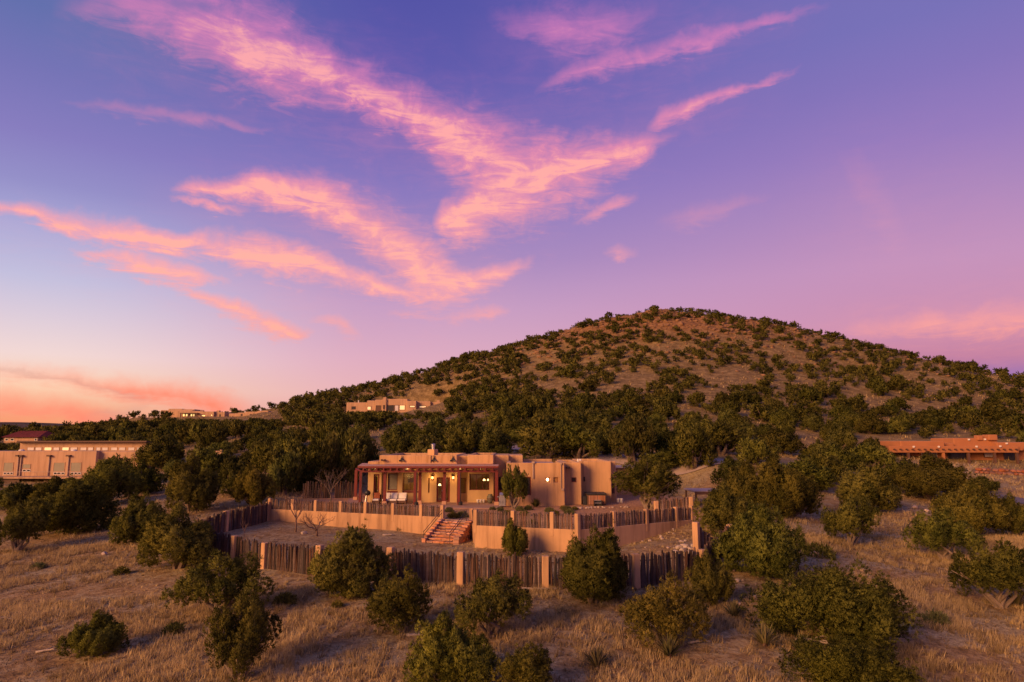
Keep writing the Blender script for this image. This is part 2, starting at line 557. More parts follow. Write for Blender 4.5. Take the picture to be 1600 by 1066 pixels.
def fast_mesh(name, verts, tris, m, tone=None, nrm=None):
    """verts (n,3), tris (k,3) numpy"""
    me = bpy.data.meshes.new(name)
    nv, nt = len(verts), len(tris)
    me.vertices.add(nv)
    me.vertices.foreach_set('co', np.ascontiguousarray(verts, dtype=np.float32).ravel())
    me.loops.add(nt * 3)
    me.loops.foreach_set('vertex_index', np.ascontiguousarray(tris, dtype=np.int32).ravel())
    me.polygons.add(nt)
    me.polygons.foreach_set('loop_start', np.arange(0, nt * 3, 3, dtype=np.int32))
    me.update(calc_edges=True)
    me.materials.append(m)
    if tone is not None:
        a = me.attributes.new('tone', 'FLOAT', 'POINT')
        a.data.foreach_set('value', np.ascontiguousarray(tone, dtype=np.float32))
    if nrm is not None:
        me.polygons.foreach_set('use_smooth', np.ones(nt, dtype=bool))
        a = me.attributes.new('custom_normal', 'FLOAT_VECTOR', 'POINT')
        a.data.foreach_set('vector', np.ascontiguousarray(nrm, dtype=np.float32).ravel())
    return me


# ------------------------------------------------------------------ terrain height
_perm = RNG.permutation(512)


def vnoise(x, y):
    xi = np.floor(x).astype(int)
    yi = np.floor(y).astype(int)
    fx, fy = x - xi, y - yi
    fx = fx * fx * (3 - 2 * fx)
    fy = fy * fy * (3 - 2 * fy)

    def h(a, b):
        return _perm[(_perm[a % 512] + b) % 512] / 511.0
    return (h(xi, yi) * (1 - fx) + h(xi + 1, yi) * fx) * (1 - fy) + (h(xi, yi + 1) * (1 - fx) + h(xi + 1, yi + 1) * fx) * fy


def fbm(x, y, o=4):
    s, a, t = 0, 1.0, 0
    for i in range(o):
        s = s + a * vnoise(x * 2 ** i + 37 * i, y * 2 ** i + 91 * i)
        t += a
        a *= 0.5
    return s / t - 0.5


def sstep(a, b, x):
    t = np.clip((x - a) / (b - a), 0, 1)
    return t * t * (3 - 2 * t)


CTRL = [  # (photo x, photo y of bare ground, distance)
    (-300, 1066, 23), (0, 1066, 24), (400, 1066, 22.5), (800, 1066, 22), (1200, 1066, 22), (1600, 1066, 23.5), (1900, 1066, 24),
    (0, 960, 33), (250, 960, 31), (500, 970, 28.5), (800, 970, 27.5), (1100, 970, 28), (1350, 960, 29.5), (1600, 950, 31.5),
    (0, 880, 44), (200, 880, 42), (-250, 900, 42), (-400, 800, 70), (0, 820, 60), (150, 800, 63),
    (365, 882, 40.5), (413, 889, 38.5), (499, 898, 36.5), (610, 907, 35), (720, 917, 33.4), (852, 919, 33), (993, 920, 33), (1097, 903, 35.2),
    (285, 862, 44), (352, 831, 50), (417, 814, 57), (500, 822, 54.5), (600, 831, 52), (660, 836, 51.5),
    (400, 850, 46), (520, 850, 46), (690, 850, 47.5), (745, 857, 45.6), (830, 860, 44), (905, 864, 42.5), (780, 880, 40), (600, 870, 41.5),
    (967, 857, 44.6), (990, 849, 45.4), (1023, 838.5, 46.9), (1045, 846, 42.5), (1078, 819, 49.6), (1090, 856, 39.5), (1126, 851, 41),
    (1160, 870, 40), (1250, 862, 42), (1350, 850, 46), (1450, 835, 49), (1600, 860, 44), (1850, 860, 45), (1600, 790, 68), (1450, 790, 66), (1300, 800, 60), (1180, 790, 63),
    (1900, 790, 72),
    (300, 795, 64), (250, 760, 84), (340, 742, 84), (420, 745, 80), (100, 752, 99), (-100, 755, 99), (-400, 745, 110),
    (500, 745, 88), (480, 700, 112), (380, 712, 108), (250, 715, 118), (100, 712, 130), (-150, 715, 130),
    (620, 715, 92), (700, 712, 94), (820, 702, 96), (960, 718, 86), (1050, 727, 80), (1115, 716, 88), (1250, 725, 85), (1400, 735, 92), (1500, 730, 103), (1600, 728, 104), (1800, 730, 104),
    (1560, 752, 86), (1900, 700, 130),
    (620, 684, 120), (800, 678, 118), (1000, 678, 118), (1200, 682, 116), (1400, 688, 118), (1600, 690, 122),
    (620, 655, 178), (614, 644, 216), (450, 665, 150), (320, 690, 150), (200, 690, 165), (50, 695, 175), (300, 655, 258), (392, 651, 258), (-150, 695, 190),
    (1030, 596, 182), (880, 610, 182), (760, 625, 182), (1180, 602, 180), (1320, 622, 176), (1450, 640, 170), (1600, 652, 165),
    (1030, 488, 264), (960, 497, 264), (900, 512, 264), (800, 540, 262), (700, 568, 260), (600, 597, 262), (500, 621, 266), (420, 640, 275), (340, 650, 286), (200, 668, 300), (60, 684, 310), (-200, 690, 320),
    (1110, 494, 264), (1200, 503, 264), (1290, 527, 262), (1380, 553, 258), (1480, 581, 254), (1600, 604, 250), (1800, 630, 250), (2100, 650, 250),
    (1030, 535, 222), (1180, 545, 220), (880, 565, 222), (1320, 572, 218),
]
_cp = np.array([list(P(*c)) for c in CTRL])
_back = []
for ang, zf in ((-45, 6), (-35, 4), (-25, 2), (-12, 9), (0, 26), (8, 36), (15, 33), (25, 20), (35, 8), (45, 4)):
    a = R(ang)
    _back.append((math.sin(a) * 345, math.cos(a) * 345, zf))
for ang in range(-60, 61, 15):
    a = R(ang)
    _back.append((math.sin(a) * 470, math.cos(a) * 470, 0.0))
for ang in range(60, 301, 30):
    a = R(ang)
    _back.append((math.sin(a) * 60, math.cos(a) * 60, -4.5))
    _back.append((math.sin(a) * 220, math.cos(a) * 220, -6))
_back += [(0, 2, -2.4), (0, 12, -2.0), (-12, 10, -2.2), (12, 10, -2.2), (-20, 0, -3), (20, 0, -3)]
_cp = np.vstack([_cp, np.array(_back)])
_n = len(_cp)
_D = np.sqrt(((_cp[:, None, :2] - _cp[None, :, :2]) ** 2).sum(-1))
_A = np.zeros((_n + 3, _n + 3))
_A[:_n, :_n] = -_D + np.eye(_n) * 0.4
_A[:_n, _n] = 1
_A[:_n, _n + 1:] = _cp[:, :2] / 100
_A[_n, :_n] = 1
_A[_n + 1:, :_n] = (_cp[:, :2] / 100).T
_w = np.linalg.solve(_A, np.concatenate([_cp[:, 2], np.zeros(3)]))

Z0 = 1.40                                   # house floor and upper terrace
WL0, WL1 = P(420, 795.5, 57), P(690, 808, 51.5)
WR0, WR1, WR2 = P(742, 821, 45.6), P(905, 828, 42.5), P(1083, 812, 50)
WB = P(735, 815, 50.2)
WX = [WL0.x, WL1.x, WB.x, WR0.x - 0.02, WR0.x, WR1.x, WR2.x]
WY = [WL0.y, WL1.y, WB.y, WB.y, WR0.y, WR1.y, WR2.y]
WY = [y + 0.42 for y in WY]


HPADS = [(P(614, 645, 218).x, 217, 15.5, 5.5, P(614, 646, 214).z), (P(300, 652, 260).x, 256, 14, 11, P(300, 654, 257).z), (P(395, 652, 260).x, 250, 11, 17, P(393, 654.5, 255).z)]


def height(x, y, detail=True):
    x = np.asarray(x, float)
    y = np.asarray(y, float)
    shp = x.shape
    x = x.ravel()
    y = y.ravel()
    z = np.zeros(len(x))
    for s in range(0, len(x), 20000):
        xs, ys = x[s:s + 20000], y[s:s + 20000]
        d = np.sqrt((xs[:, None] - _cp[None, :, 0]) ** 2 + (ys[:, None] - _cp[None, :, 1]) ** 2)
        z[s:s + 20000] = -d @ _w[:_n] + _w[_n] + (xs * _w[_n + 1] + ys * _w[_n + 2]) / 100
    r = np.sqrt(x * x + y * y)
    far = sstep(360, 520, r)
    zfar = -2.0 + 8 * fbm(x / 300, y / 300, 3)
    # the low wooded ridge on the far left
    zfar = zfar + 62 * np.exp(-((x + 1500) / 900) ** 2 - ((y - 1700) / 260) ** 2) + 30 * np.exp(-((x - 1500) / 900) ** 2 - ((y - 2300) / 400) ** 2)
    z = z * (1 - far) + zfar * far
    if detail:
        hill = sstep(140, 220, y) * sstep(400, 300, r)
        z = z + (0.35 * fbm(x / 9, y / 9, 4) + 0.10 * fbm(x / 1.7, y / 1.7, 3)) * (1 - sstep(300, 420, r)) + hill * (2.2 * fbm(x / 26, y / 26, 4) + 0.9 * fbm(x / 6, y / 6, 3))
        top = np.exp(-((x - 58) / 48) ** 2 - ((y - 258) / 26) ** 2)
        rid = np.abs(fbm(x / 11 + 9, y / 8, 4)) * 2
        z = z + top * (1.2 - 3.2 * rid)
    # level ground for the houses on the slope
    for (cx, cy, rx, ry, pz) in HPADS:
        dd = np.sqrt(np.maximum(np.abs(x - cx) - rx, 0) ** 2 + np.maximum(np.abs(y - cy) - ry, 0) ** 2)
        k = 1 - sstep(0, 6, dd)
        z = z * (1 - k) + pz * k
    # house pad behind the retaining wall
    wy = np.interp(x, WX, WY)
    dx = np.maximum(np.maximum(WX[0] - x, x - 17.0), 0)
    dyb = np.maximum(y - 79.0, 0)
    w = 1 - sstep(0, 9, np.sqrt(dx * dx + dyb * dyb))
    s = wy - y
    ext = np.maximum(np.maximum(WX[0] - x, x - WX[-1]), 0)
    L = 0.02 + 6 * sstep(0.2, 3.5, ext)
    w = w * (1 - sstep(0, 1, s / L))
    zp = Z0 - 0.06 + 0.05 * fbm(x / 2, y / 2, 3)
    zp = zp - 0.10 * sstep(60, 50, y)
    return (z * (1 - w) + zp * w).reshape(shp)


def H(x, y):
    return float(height(np.array([x]), np.array([y]))[0])


def hit(px, py, d0=14.0, d1=420.0):
    """where the photo's ray through (px, py) meets the ground"""
    ds = np.concatenate([np.arange(d0, 80, 0.2), np.arange(80, d1, 0.6)])
    v = pix_dir(px, py)
    xs = v.x * ds / v.y
    zs = CZ + v.z * ds / v.y
    g = height(xs, ds)
    k = np.argmax(zs < g)
    if not (zs < g).any():
        k = len(ds) - 1
    return Vector((xs[k], ds[k], g[k]))


# ------------------------------------------------------------------ ground sheet
def build_ground():
    ang = np.concatenate([np.arange(-48, 48.01, 0.155), np.arange(51, 309, 3.0)])
    ang = np.radians(ang)
    rad = [4.0]
    while rad[-1] < 78:
        rad.append(rad[-1] + (0.33 if rad[-1] > 16 else 1.0))
    while rad[-1] < 330:
        rad.append(rad[-1] * 1.009)
    while rad[-1] < 12000:
        rad.append(rad[-1] * 1.07)
    rad = np.array(rad)
    A, Rr = np.meshgrid(ang, rad)
    X, Y = np.sin(A) * Rr, np.cos(A) * Rr
    Z = height(X, Y)
    nr, na = X.shape
    v = np.stack([X.ravel(), Y.ravel(), Z.ravel()], 1)
    v = np.vstack([v, [[0, 0, H(0, 0)]]])
    i, j = np.meshgrid(np.arange(nr - 1), np.arange(na), indexing='ij')
    a = (i * na + j).ravel()
    b = (i * na + (j + 1) % na).ravel()
    c = ((i + 1) * na + (j + 1) % na).ravel()
    d = ((i + 1) * na + j).ravel()
    t = np.vstack([np.stack([a, d, c], 1), np.stack([a, c, b], 1)])
    jj = np.arange(na)
    t = np.vstack([t, np.stack([jj, (jj + 1) % na, np.full(na, len(v) - 1)], 1)])
    m = bpy.data.materials.new('ground')
    m.use_nodes = True
    tr = m.node_tree
    bs = tr.nodes['Principled BSDF']
    bs.inputs['Roughness'].default_value = 0.95
    bs.inputs['Specular IOR Level'].default_value = 0.1
    g = N(tr, 'ShaderNodeNewGeometry')
    pos = g.outputs['Position']
    n1 = noise(tr, pos, 0.16, 6, 0.6)
    n2 = noise(tr, pos, 1.6, 8, 0.7)
    n3 = noise(tr, pos, 9.0, 6, 0.75)
    n4 = noise(tr, pos, 5.0, 3, 0.8)
    soil = ramp(tr, n2, [(0.25, (0.13, 0.078, 0.032, 1)), (0.5, (0.33, 0.205, 0.085, 1)), (0.75, (0.50, 0.335, 0.15, 1))])
    straw = ramp(tr, n3, [(0.3, (0.20, 0.145, 0.07, 1)), (0.7, (0.55, 0.43, 0.23, 1))])
    k = mth(tr, 'ADD', mth(tr, 'MULTIPLY', n1, 0.9), mth(tr, 'MULTIPLY', n2, 0.8))
    near = mixc(tr, maprange(tr, k, 0.74, 0.98, 0, 1, 'SMOOTHSTEP'), soil, straw)
    # hill: pale grass with rusty rock
    h1 = noise(tr, pos, 0.07, 7, 0.65)
    h2 = noise(tr, pos, 0.55, 8, 0.7)
    hillc = ramp(tr, h2, [(0.28, (0.085, 0.055, 0.023, 1)), (0.5, (0.22, 0.148, 0.06, 1)), (0.72, (0.38, 0.27, 0.125, 1))])
    rock = ramp(tr, h2, [(0.3, (0.10, 0.052, 0.024, 1)), (0.55, (0.30, 0.155, 0.06, 1)), (0.75, (0.42, 0.25, 0.11, 1))])
    at = N(tr, 'ShaderNodeAttribute', attribute_name='rocky')
    hillc = mixc(tr, maprange(tr, mth(tr, 'ADD', at.outputs['Fac'], mth(tr, 'MULTIPLY', h1, 0.5)), 0.55, 0.95, 0, 1), hillc, rock)
    sp = N(tr, 'ShaderNodeSeparateXYZ')
    link(tr, pos, sp.inputs[0])
    c1 = mixc(tr, maprange(tr, sp.outputs[1], 70, 130, 0, 1), near, hillc)
    # raked gravel of the terrace
    at2 = N(tr, 'ShaderNodeAttribute', attribute_name='pad')
    gravel = ramp(tr, n3, [(0.3, (0.34, 0.175, 0.08, 1)), (0.7, (0.60, 0.34, 0.165, 1))])
    c2 = mixc(tr, at2.outputs['Fac'], c1, gravel)
    far = mixc(tr, maprange(tr, noise(tr, pos, 0.02, 6, 0.7), 0.4, 0.6, 0, 1), (0.035, 0.032, 0.02, 1), (0.11, 0.075, 0.05, 1))
    c2 = mixc(tr, 1.0, c2, ramp(tr, n4, [(0.30, (0.55, 0.52, 0.50, 1)), (0.5, (1, 1, 1, 1)), (0.7, (1.25, 1.25, 1.2, 1))]), 'MULTIPLY')
    c3 = mixc(tr, maprange(tr, sp.outputs[1], 420, 520, 0, 1), c2, far)
    link(tr, c3, bs.inputs['Base Color'])
    bp = N(tr, 'ShaderNodeBump')
    bp.inputs['Strength'].default_value = 0.8
    bp.inputs['Distance'].default_value = 0.2
    link(tr, mth(tr, 'ADD', n2, mth(tr, 'MULTIPLY', n3, 0.5)), bp.inputs['Height'])
    link(tr, bp.outputs[0], bs.inputs['Normal'])
    me = fast_mesh('ground', v, t, m)
    x, y = v[:, 0], v[:, 1]
    rk = np.exp(-((x - 58) / 60) ** 2 - ((y - 258) / 32) ** 2)
    at = me.attributes.new('rocky', 'FLOAT', 'POINT')
    at.data.foreach_set('value', rk.astype(np.float32))
    wy = np.interp(x, WX, WY)
    pad = (1 - sstep(-1, 1.5, np.maximum(WX[0] - x, x - 16))) * (1 - sstep(76, 80, y)) * (y > wy - 0.1)
    at = me.attributes.new('pad', 'FLOAT', 'POINT')
    at.data.foreach_set('value', pad.astype(np.float32))
    me.polygons.foreach_set('use_smooth', [True] * len(me.polygons))
    o = bpy.data.objects.new('ground', me)
    COL.objects.link(o)
    o['kind'] = 'structure'
    return o


build_ground()
#PART2

# ------------------------------------------------------------------ junipers
def blades(base, direction, length, width, tone, spread, k, rng, out=None):
    """k narrow triangles from every base point; returns verts, tris, tone"""
    n = len(base)
    b = np.repeat(base, k, 0)
    d = np.repeat(direction, k, 0) + rng.normal(0, spread, (n * k, 3))
    d /= np.linalg.norm(d, axis=1, keepdims=True) + 1e-9
    L = np.repeat(length, k) * rng.uniform(0.6, 1.25, n * k)
    w = np.repeat(width, k) * rng.uniform(0.7, 1.3, n * k)
    r = rng.normal(0, 1, (n * k, 3))
    side = np.cross(d, r)
    side /= np.linalg.norm(side, axis=1, keepdims=True) + 1e-9
    off = rng.normal(0, 1, (n * k, 3)) * (L * 0.22)[:, None]
    b = b + off
    v0 = b - side * (w * 0.5)[:, None] + d * (L * 0.25)[:, None]
    v1 = b + side * (w * 0.5)[:, None] + d * (L * 0.35)[:, None]
    v2 = b + d * L[:, None]
    fn = np.cross(v1 - v0, v2 - v0)
    fn /= np.linalg.norm(fn, axis=1, keepdims=True) + 1e-9
    if out is not None:
        o = np.repeat(out, k, 0)
        flip = (fn * o).sum(1) < 0
        v0, v1 = np.where(flip[:, None], v1, v0), np.where(flip[:, None], v0, v1)
        fn = np.where(flip[:, None], -fn, fn)
        nn = o * 0.85 + fn * 0.45
        nn /= np.linalg.norm(nn, axis=1, keepdims=True) + 1e-9
        nrm = np.repeat(nn, 3, 0)
    v = np.stack([v0, v1, v2], 1).reshape(-1, 3)
    t = np.arange(n * k * 3).reshape(-1, 3)
    tn = np.repeat(np.repeat(tone, k) + rng.normal(0, 0.12, n * k), 3)
    if out is not None:
        return v, t, np.clip(tn, 0, 1), nrm
    return v, t, np.clip(tn, 0, 1)


def crown_data(seed, Wd, Ht, lobes, tufts, k, blen, bwid, low=0.12, upright=0.75, cone=0.0, gap=0.0, open_=0.0):
    rng = np.random.default_rng(seed)
    Rm = Wd / 2
    V, T, TN, NR = [], [], [], []
    off = 0
    cents = []
    ph1, ph2, ph3 = rng.uniform(0, 6.28, 3)
    for i in range(lobes):
        a = 2.4 * i + rng.uniform(-0.5, 0.5)
        f = math.sqrt((i + 0.5) / lobes)
        r = Rm * 0.88 * f * rng.uniform(0.8, 1.1) * (0.80 + 0.17 * math.sin(a * 2 + ph1) + 0.13 * math.sin(a * 3 + ph2))
        dome = 1 - (r / Rm) ** 2 * (0.75 + cone)
        zt = Ht * (low + (0.86 - low) * dome) * (0.88 + 0.16 * math.sin(a + ph3))
        z = zt * rng.uniform(0.62, 1.0) if rng.random() < 0.7 else Ht * rng.uniform(low + 0.08, 0.5) * (0.6 + 0.4 * dome)
        lr = Rm * rng.uniform(0.10, 0.22) * (1.0 - 0.35 * cone) * (1 - 0.25 * open_)
        c = np.array([math.cos(a) * r, math.sin(a) * r, max(z, lr * 0.55)])
        cents.append(c)
        n = int(tufts * rng.uniform(0.8, 1.2) * (lr / (Rm * 0.17)) ** 2)
        u = rng.normal(0, 1, (n, 3))
        u[:, 2] = u[:, 2] * 0.95 + 0.15
        u /= np.linalg.norm(u, axis=1, keepdims=True)
        # bumpy lobes: smaller sprays sticking out
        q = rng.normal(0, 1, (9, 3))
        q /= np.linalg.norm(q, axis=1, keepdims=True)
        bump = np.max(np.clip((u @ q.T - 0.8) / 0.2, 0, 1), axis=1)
        rr = lr * (0.68 + 0.26 * bump + 0.16 * rng.random(n)) * np.where(rng.random(n) < 0.2, rng.uniform(0.5, 0.9, n), 1) * np.where(rng.random(n) < 0.07, rng.uniform(1.1, 1.45, n), 1)
        # plumes: tall, tapering to the top, leaning a little outwards
        zz = u[:, 2] * rr * (1.55 + 0.95 * upright)
        tap = np.where(u[:, 2] > 0, 1 - 0.5 * u[:, 2] ** 2, 1.0)
        p = np.stack([c[0] + u[:, 0] * rr * tap + zz * c[0] / Rm * 0.22, c[1] + u[:, 1] * rr * tap + zz * c[1] / Rm * 0.22, c[2] + zz], 1)
        p[:, 2] = np.maximum(p[:, 2], 0.06 * Ht + rng.random(n) * 0.1)
        d = u * np.array([0.6, 0.6, 0.4]) + np.array([c[0] / Rm * 0.2, c[1] / Rm * 0.2, 0.25 + upright])
        d /= np.linalg.norm(d, axis=1, keepdims=True)
        tone = np.clip(0.30 + 0.34 * bump + rng.uniform(-0.30, 0.36) + rng.normal(0, 0.13, n), 0, 1)  # sprays sticking out are lighter: new growth and lit tips put into colour
        keep = rng.random(n) > gap
        p, d, tone = p[keep], d[keep], tone[keep]
        n = len(p)
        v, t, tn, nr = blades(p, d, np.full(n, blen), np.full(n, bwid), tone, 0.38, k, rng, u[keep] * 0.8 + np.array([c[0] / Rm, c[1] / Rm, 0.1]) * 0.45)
        V.append(v)
        NR.append(nr)
        T.append(t + off)
        TN.append(tn)
        off += len(v)
    return np.vstack(V), np.vstack(T), np.concatenate(TN), cents, np.vstack(NR)


def trunk_mb(seed, cents, Wd, Ht, thick=1.0, stems=4, sides=6):
    rng = random.Random(seed)
    mb = MB()
    order = sorted(cents, key=lambda c: -c[2])
    targets = order[::max(1, len(order) // max(stems * 2, 1))][:stems * 2]
    bases = []
    for i in range(stems):
        a = 6.28 * i / stems + rng.uniform(-0.5, 0.5)
        bases.append((math.cos(a) * 0.05 * Wd * 0.6, math.sin(a) * 0.05 * Wd * 0.6))
    for i, c in enumerate(targets):
        bx, by = bases[i % stems]
        r0 = thick * 0.028 * Wd * rng.uniform(0.8, 1.3)
        p1 = (bx * 2.2 + c[0] * 0.30 + rng.uniform(-.1, .1) * Wd * 0.5, by * 2.2 + c[1] * 0.30 + rng.uniform(-.1, .1) * Wd * 0.5, Ht * 0.20)
        p2 = (c[0] * 0.66 + rng.uniform(-.05, .05) * Wd, c[1] * 0.66 + rng.uniform(-.05, .05) * Wd, max(Ht * 0.34, c[2] * 0.66))
        for _ in range(2):      # dry twigs that poke out of the crown
            tw = Vector((c[0], c[1], c[2])) + Vector((c[0], c[1], 0)) * rng.uniform(0.1, 0.35) + Vector((rng.uniform(-.3, .3), rng.uniform(-.3, .3), rng.uniform(0.1, 0.5))) * Wd * 0.14
            md = Vector(c).lerp(tw, 0.5) + Vector((rng.uniform(-.04, .04) * Wd, rng.uniform(-.04, .04) * Wd, 0))
            mb.tube([(c[0] * 0.7, c[1] * 0.7, c[2] * 0.75), md, tw], [r0 * 0.22, r0 * 0.16, r0 * 0.05], 3)
        mb.tube([(bx, by, -0.25), (bx * 1.4, by * 1.4, 0.05 * Ht), p1, p2, tuple(c)], [r0 * 1.5, r0 * 1.15, r0 * 0.8, r0 * 0.5, r0 * 0.16], sides)
    return mb


PROTO = {}


def proto(kind, i, seed, leaf, bark='bark', stems=4, thick=1.0, sides=6, **kw):
    v, t, tn, c, nr = crown_data(seed, **kw)
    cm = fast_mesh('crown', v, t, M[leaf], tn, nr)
    tm = trunk_mb(seed, c, kw['Wd'], kw['Ht'], thick, stems, sides).mesh('trunk', M[bark])
    ext = np.percentile(v, 99.7, axis=0) - np.percentile(v, 0.3, axis=0)
    PROTO.setdefault(kind, []).append((cm, tm, float(max(ext[0], ext[1])) * 0.97, float(np.percentile(v[:, 2], 99.7)), v, t, tn, nr))


for s in range(4):       # close junipers, dense and clumpy
    proto('near', s, 100 + s, ('leaf', 'leaf', 'leaf_bright', 'leaf')[s], Wd=3.6, Ht=2.9, lobes=74, tufts=110, k=12, blen=0.125, bwid=0.032, low=0.10, thick=0.8)
for s in range(2):       # wide sprawling ones
    proto('wide', s, 120 + s, ('leaf', 'leaf_bright')[s], Wd=6.0, Ht=3.2, lobes=115, tufts=118, k=12, blen=0.13, bwid=0.034, low=0.08, thick=0.5, stems=5, bark='bark_pale', gap=0.12)
for s in range(3):       # open ones with bare limbs below
    proto('open', s, 140 + s, 'leaf', bark='bark_pale', Wd=3.8, Ht=2.9, lobes=54, tufts=95, k=12, blen=0.125, bwid=0.032, low=0.36, open_=0.6, upright=0.6, thick=0.72, stems=5)
for s in range(2):
    proto('yellow', s, 180 + s, 'leaf_yellow', bark='bark_pale', Wd=3.0, Ht=2.8, lobes=66, tufts=72, k=11, blen=0.12, bwid=0.030, low=0.12, gap=0.25, thick=0.8)
for s in range(6):
    proto('mid', s, 200 + s, 'leaf' if s % 3 else 'leaf_dark', Wd=3.6, Ht=2.9, lobes=50, tufts=36, k=6, blen=0.26, bwid=0.085, low=0.10)
for s in range(6):
    proto('far', s, 240 + s, 'leaf_far', Wd=3.6, Ht=2.7, lobes=20, tufts=21, k=5, blen=0.42, bwid=0.20, low=0.08, stems=2, sides=4)


def tree(kind, i, loc, w, h, rz, label, group=None, name='juniper_tree', cat='tree'):
    cm, tm, pw, ph = PROTO[kind][i % len(PROTO[kind])][:4]
    o = thing(name, label, cat, (loc[0], loc[1], loc[2] - 0.06), rz, group)
    o.scale = (w / pw, w / pw, h / ph)
    for nm, me in (('crown', cm), ('trunk', tm)):
        c = bpy.data.objects.new(nm, me)
        c.parent = o
        COL.objects.link(c)
    return o


for s in range(6):
    proto('tiny', s, 270 + s, 'leaf_far', Wd=3.6, Ht=2.7, lobes=11, tufts=8, k=4, blen=0.60, bwid=0.38, low=0.08, stems=2, sides=3)
PLACED = []          # x, y, radius of what already stands


def place_tree(px, pyb, wpx, hpx, kind, i, label, group=None, d=None, name='juniper_tree'):
    g = hit(px, min(pyb, 1120)) if d is None else None
    if g is None:
        q = P(px, pyb, d)
        g = Vector((q.x, q.y, H(q.x, q.y)))
    w = wpx * g.y / FPX
    h = hpx * g.y / FPX
    y = g.y + w * 0.12
    PLACED.append((g.x, y, w / 2))
    return tree(kind, i, (g.x, y, H(g.x, y)), w, h, 1.7 * i + 0.013 * px, label, group, name)


FORE = [
    (140, 1030, 86, 62, 'near', 0, 'low dark juniper bush alone on the grassy slope beside a pale fallen branch'),
    (366, 1070, 118, 122, 'open', 1, 'ragged juniper standing below the wide open juniper on the grass'),
    (335, 968, 150, 92, 'open', 0, 'wide open juniper with see-through crown below the fence corner'),
    (537, 938, 116, 104, 'near', 1, 'dark two-headed juniper rising over the picket fence left of the stone steps'),
    (618, 992, 90, 92, 'yellow', 0, 'yellow green juniper with a leaning pale trunk below the fence'),
    (766, 1002, 118, 92, 'open', 1, 'open juniper with spreading pale stems below the middle fence panel'),
    (705, 1092, 124, 104, 'near', 2, 'round bright juniper below the open juniper with pale stems'),
    (822, 1096, 104, 78, 'yellow', 1, 'low sprawling juniper bush between two larger junipers near a yucca'),
    (932, 946, 128, 110, 'near', 3, 'large bushy juniper covering the fence below the wall corner'),
    (1040, 1012, 112, 102, 'yellow', 0, 'olive juniper with a yucca growing at its foot'),
    (1112, 950, 72, 76, 'near', 4, 'compact round juniper against the end of the dark fence'),
    (1320, 1014, 216, 118, 'wide', 0, 'very wide sprawling juniper with a bare bleached limb on one side'),
    (1350, 1104, 176, 84, 'wide', 1, 'dense rounded juniper in front of the very wide sprawling one'),
    (1204, 906, 122, 106, 'near', 1, 'big dense juniper outside the curved end of the fence'),
    (1335, 856, 72, 76, 'open', 2, 'small umbrella shaped juniper on bare trunks in a clearing'),
    (1485, 880, 104, 78, 'open', 0, 'spreading juniper beside the dry grass clearing'),
    (1575, 955, 130, 100, 'open', 1, 'ragged juniper with twisted dead wood over dry grass'),
    (210, 852, 82, 72, 'near', 3, 'rounded dark juniper above the fence corner juniper'),
    (272, 892, 128, 92, 'near', 4, 'dark spreading juniper hiding the fence corner'),
    (95, 838, 118, 80, 'near', 1, 'wide dark juniper below the long low house with clerestory windows'),
    (20, 866, 74, 80, 'open', 2, 'thin scraggly juniper at the edge of the grassy slope'),
    (806, 870, 48, 54, 'near', 2, 'small upright juniper against the retaining wall inside the yard'),
    (1018, 797, 108, 80, 'open', 1, 'juniper with fanned bare trunks behind the terrace fence'),
]
for i, f in enumerate(FORE):
    place_tree(*f[:6], f[6])
# a lean and sprouts at the fence corner
MIDT = [
    (1140, 838, 92, 74, 'near', 0), (1172, 800, 78, 74, 'near', 1), (1238, 812, 104, 92, 'near', 2), (1262, 772, 84, 56, 'mid', 1), (1150, 762, 56, 46, 'mid', 3), (1292, 758, 66, 46, 'mid', 2),
    (1365, 803, 108, 72, 'near', 3), (1318, 742, 62, 44, 'mid', 4), (1368, 738, 64, 44, 'mid', 5), (1462, 784, 118, 68, 'near', 4), (1545, 772, 40, 26, 'mid', 0), (1525, 838, 112, 80, 'near', 2), (1592, 838, 60, 60, 'near', 0),
    (1412, 752, 56, 34, 'mid', 1), (1182, 728, 60, 42, 'mid', 2), (1222, 712, 66, 40, 'mid', 5),
]
MIDL = ['juniper crowding the top of the curving picket fence', 'juniper standing just behind the one that crowds the curving fence', 'tall broad juniper rising behind the big dense juniper', 'juniper with bare limbs behind the tall broad juniper',
        'rounded juniper beside the flat roofed shelter', 'juniper between the tall broad one and the umbrella shaped one', 'low wide juniper above the small umbrella shaped juniper', 'juniper in the thicket below the grassy hillside patch', 'juniper below the pale grass patch near the terracotta house',
        'broad juniper covering the foot of the terracotta house', 'juniper pressed against the porch of the terracotta house', 'full rounded juniper beside the bend of the asphalt road', 'juniper close to the edge of the asphalt road', 'juniper at the corner of the terracotta house',
        'juniper at the start of the driveway past the shelter', 'juniper beyond the driveway gate at the foot of the hill']
for i, f in enumerate(MIDT):
    place_tree(*f[:6], MIDL[i], 'junipers in the thicket right of the yard')
LEFTT = [
    (295, 802, 92, 84, 'near', 0), (392, 792, 70, 62, 'near', 2), (360, 776, 60, 54, 'mid', 3), (150, 792, 96, 66, 'near', 3), (55, 796, 96, 46, 'near', 2), (222, 774, 56, 52, 'mid', 1), (12, 802, 60, 44, 'mid', 0),
    (320, 748, 70, 46, 'mid', 2), (100, 776, 56, 28, 'mid', 4), (245, 735, 66, 50, 'mid', 5), (168, 766, 70, 50, 'mid', 2),
]
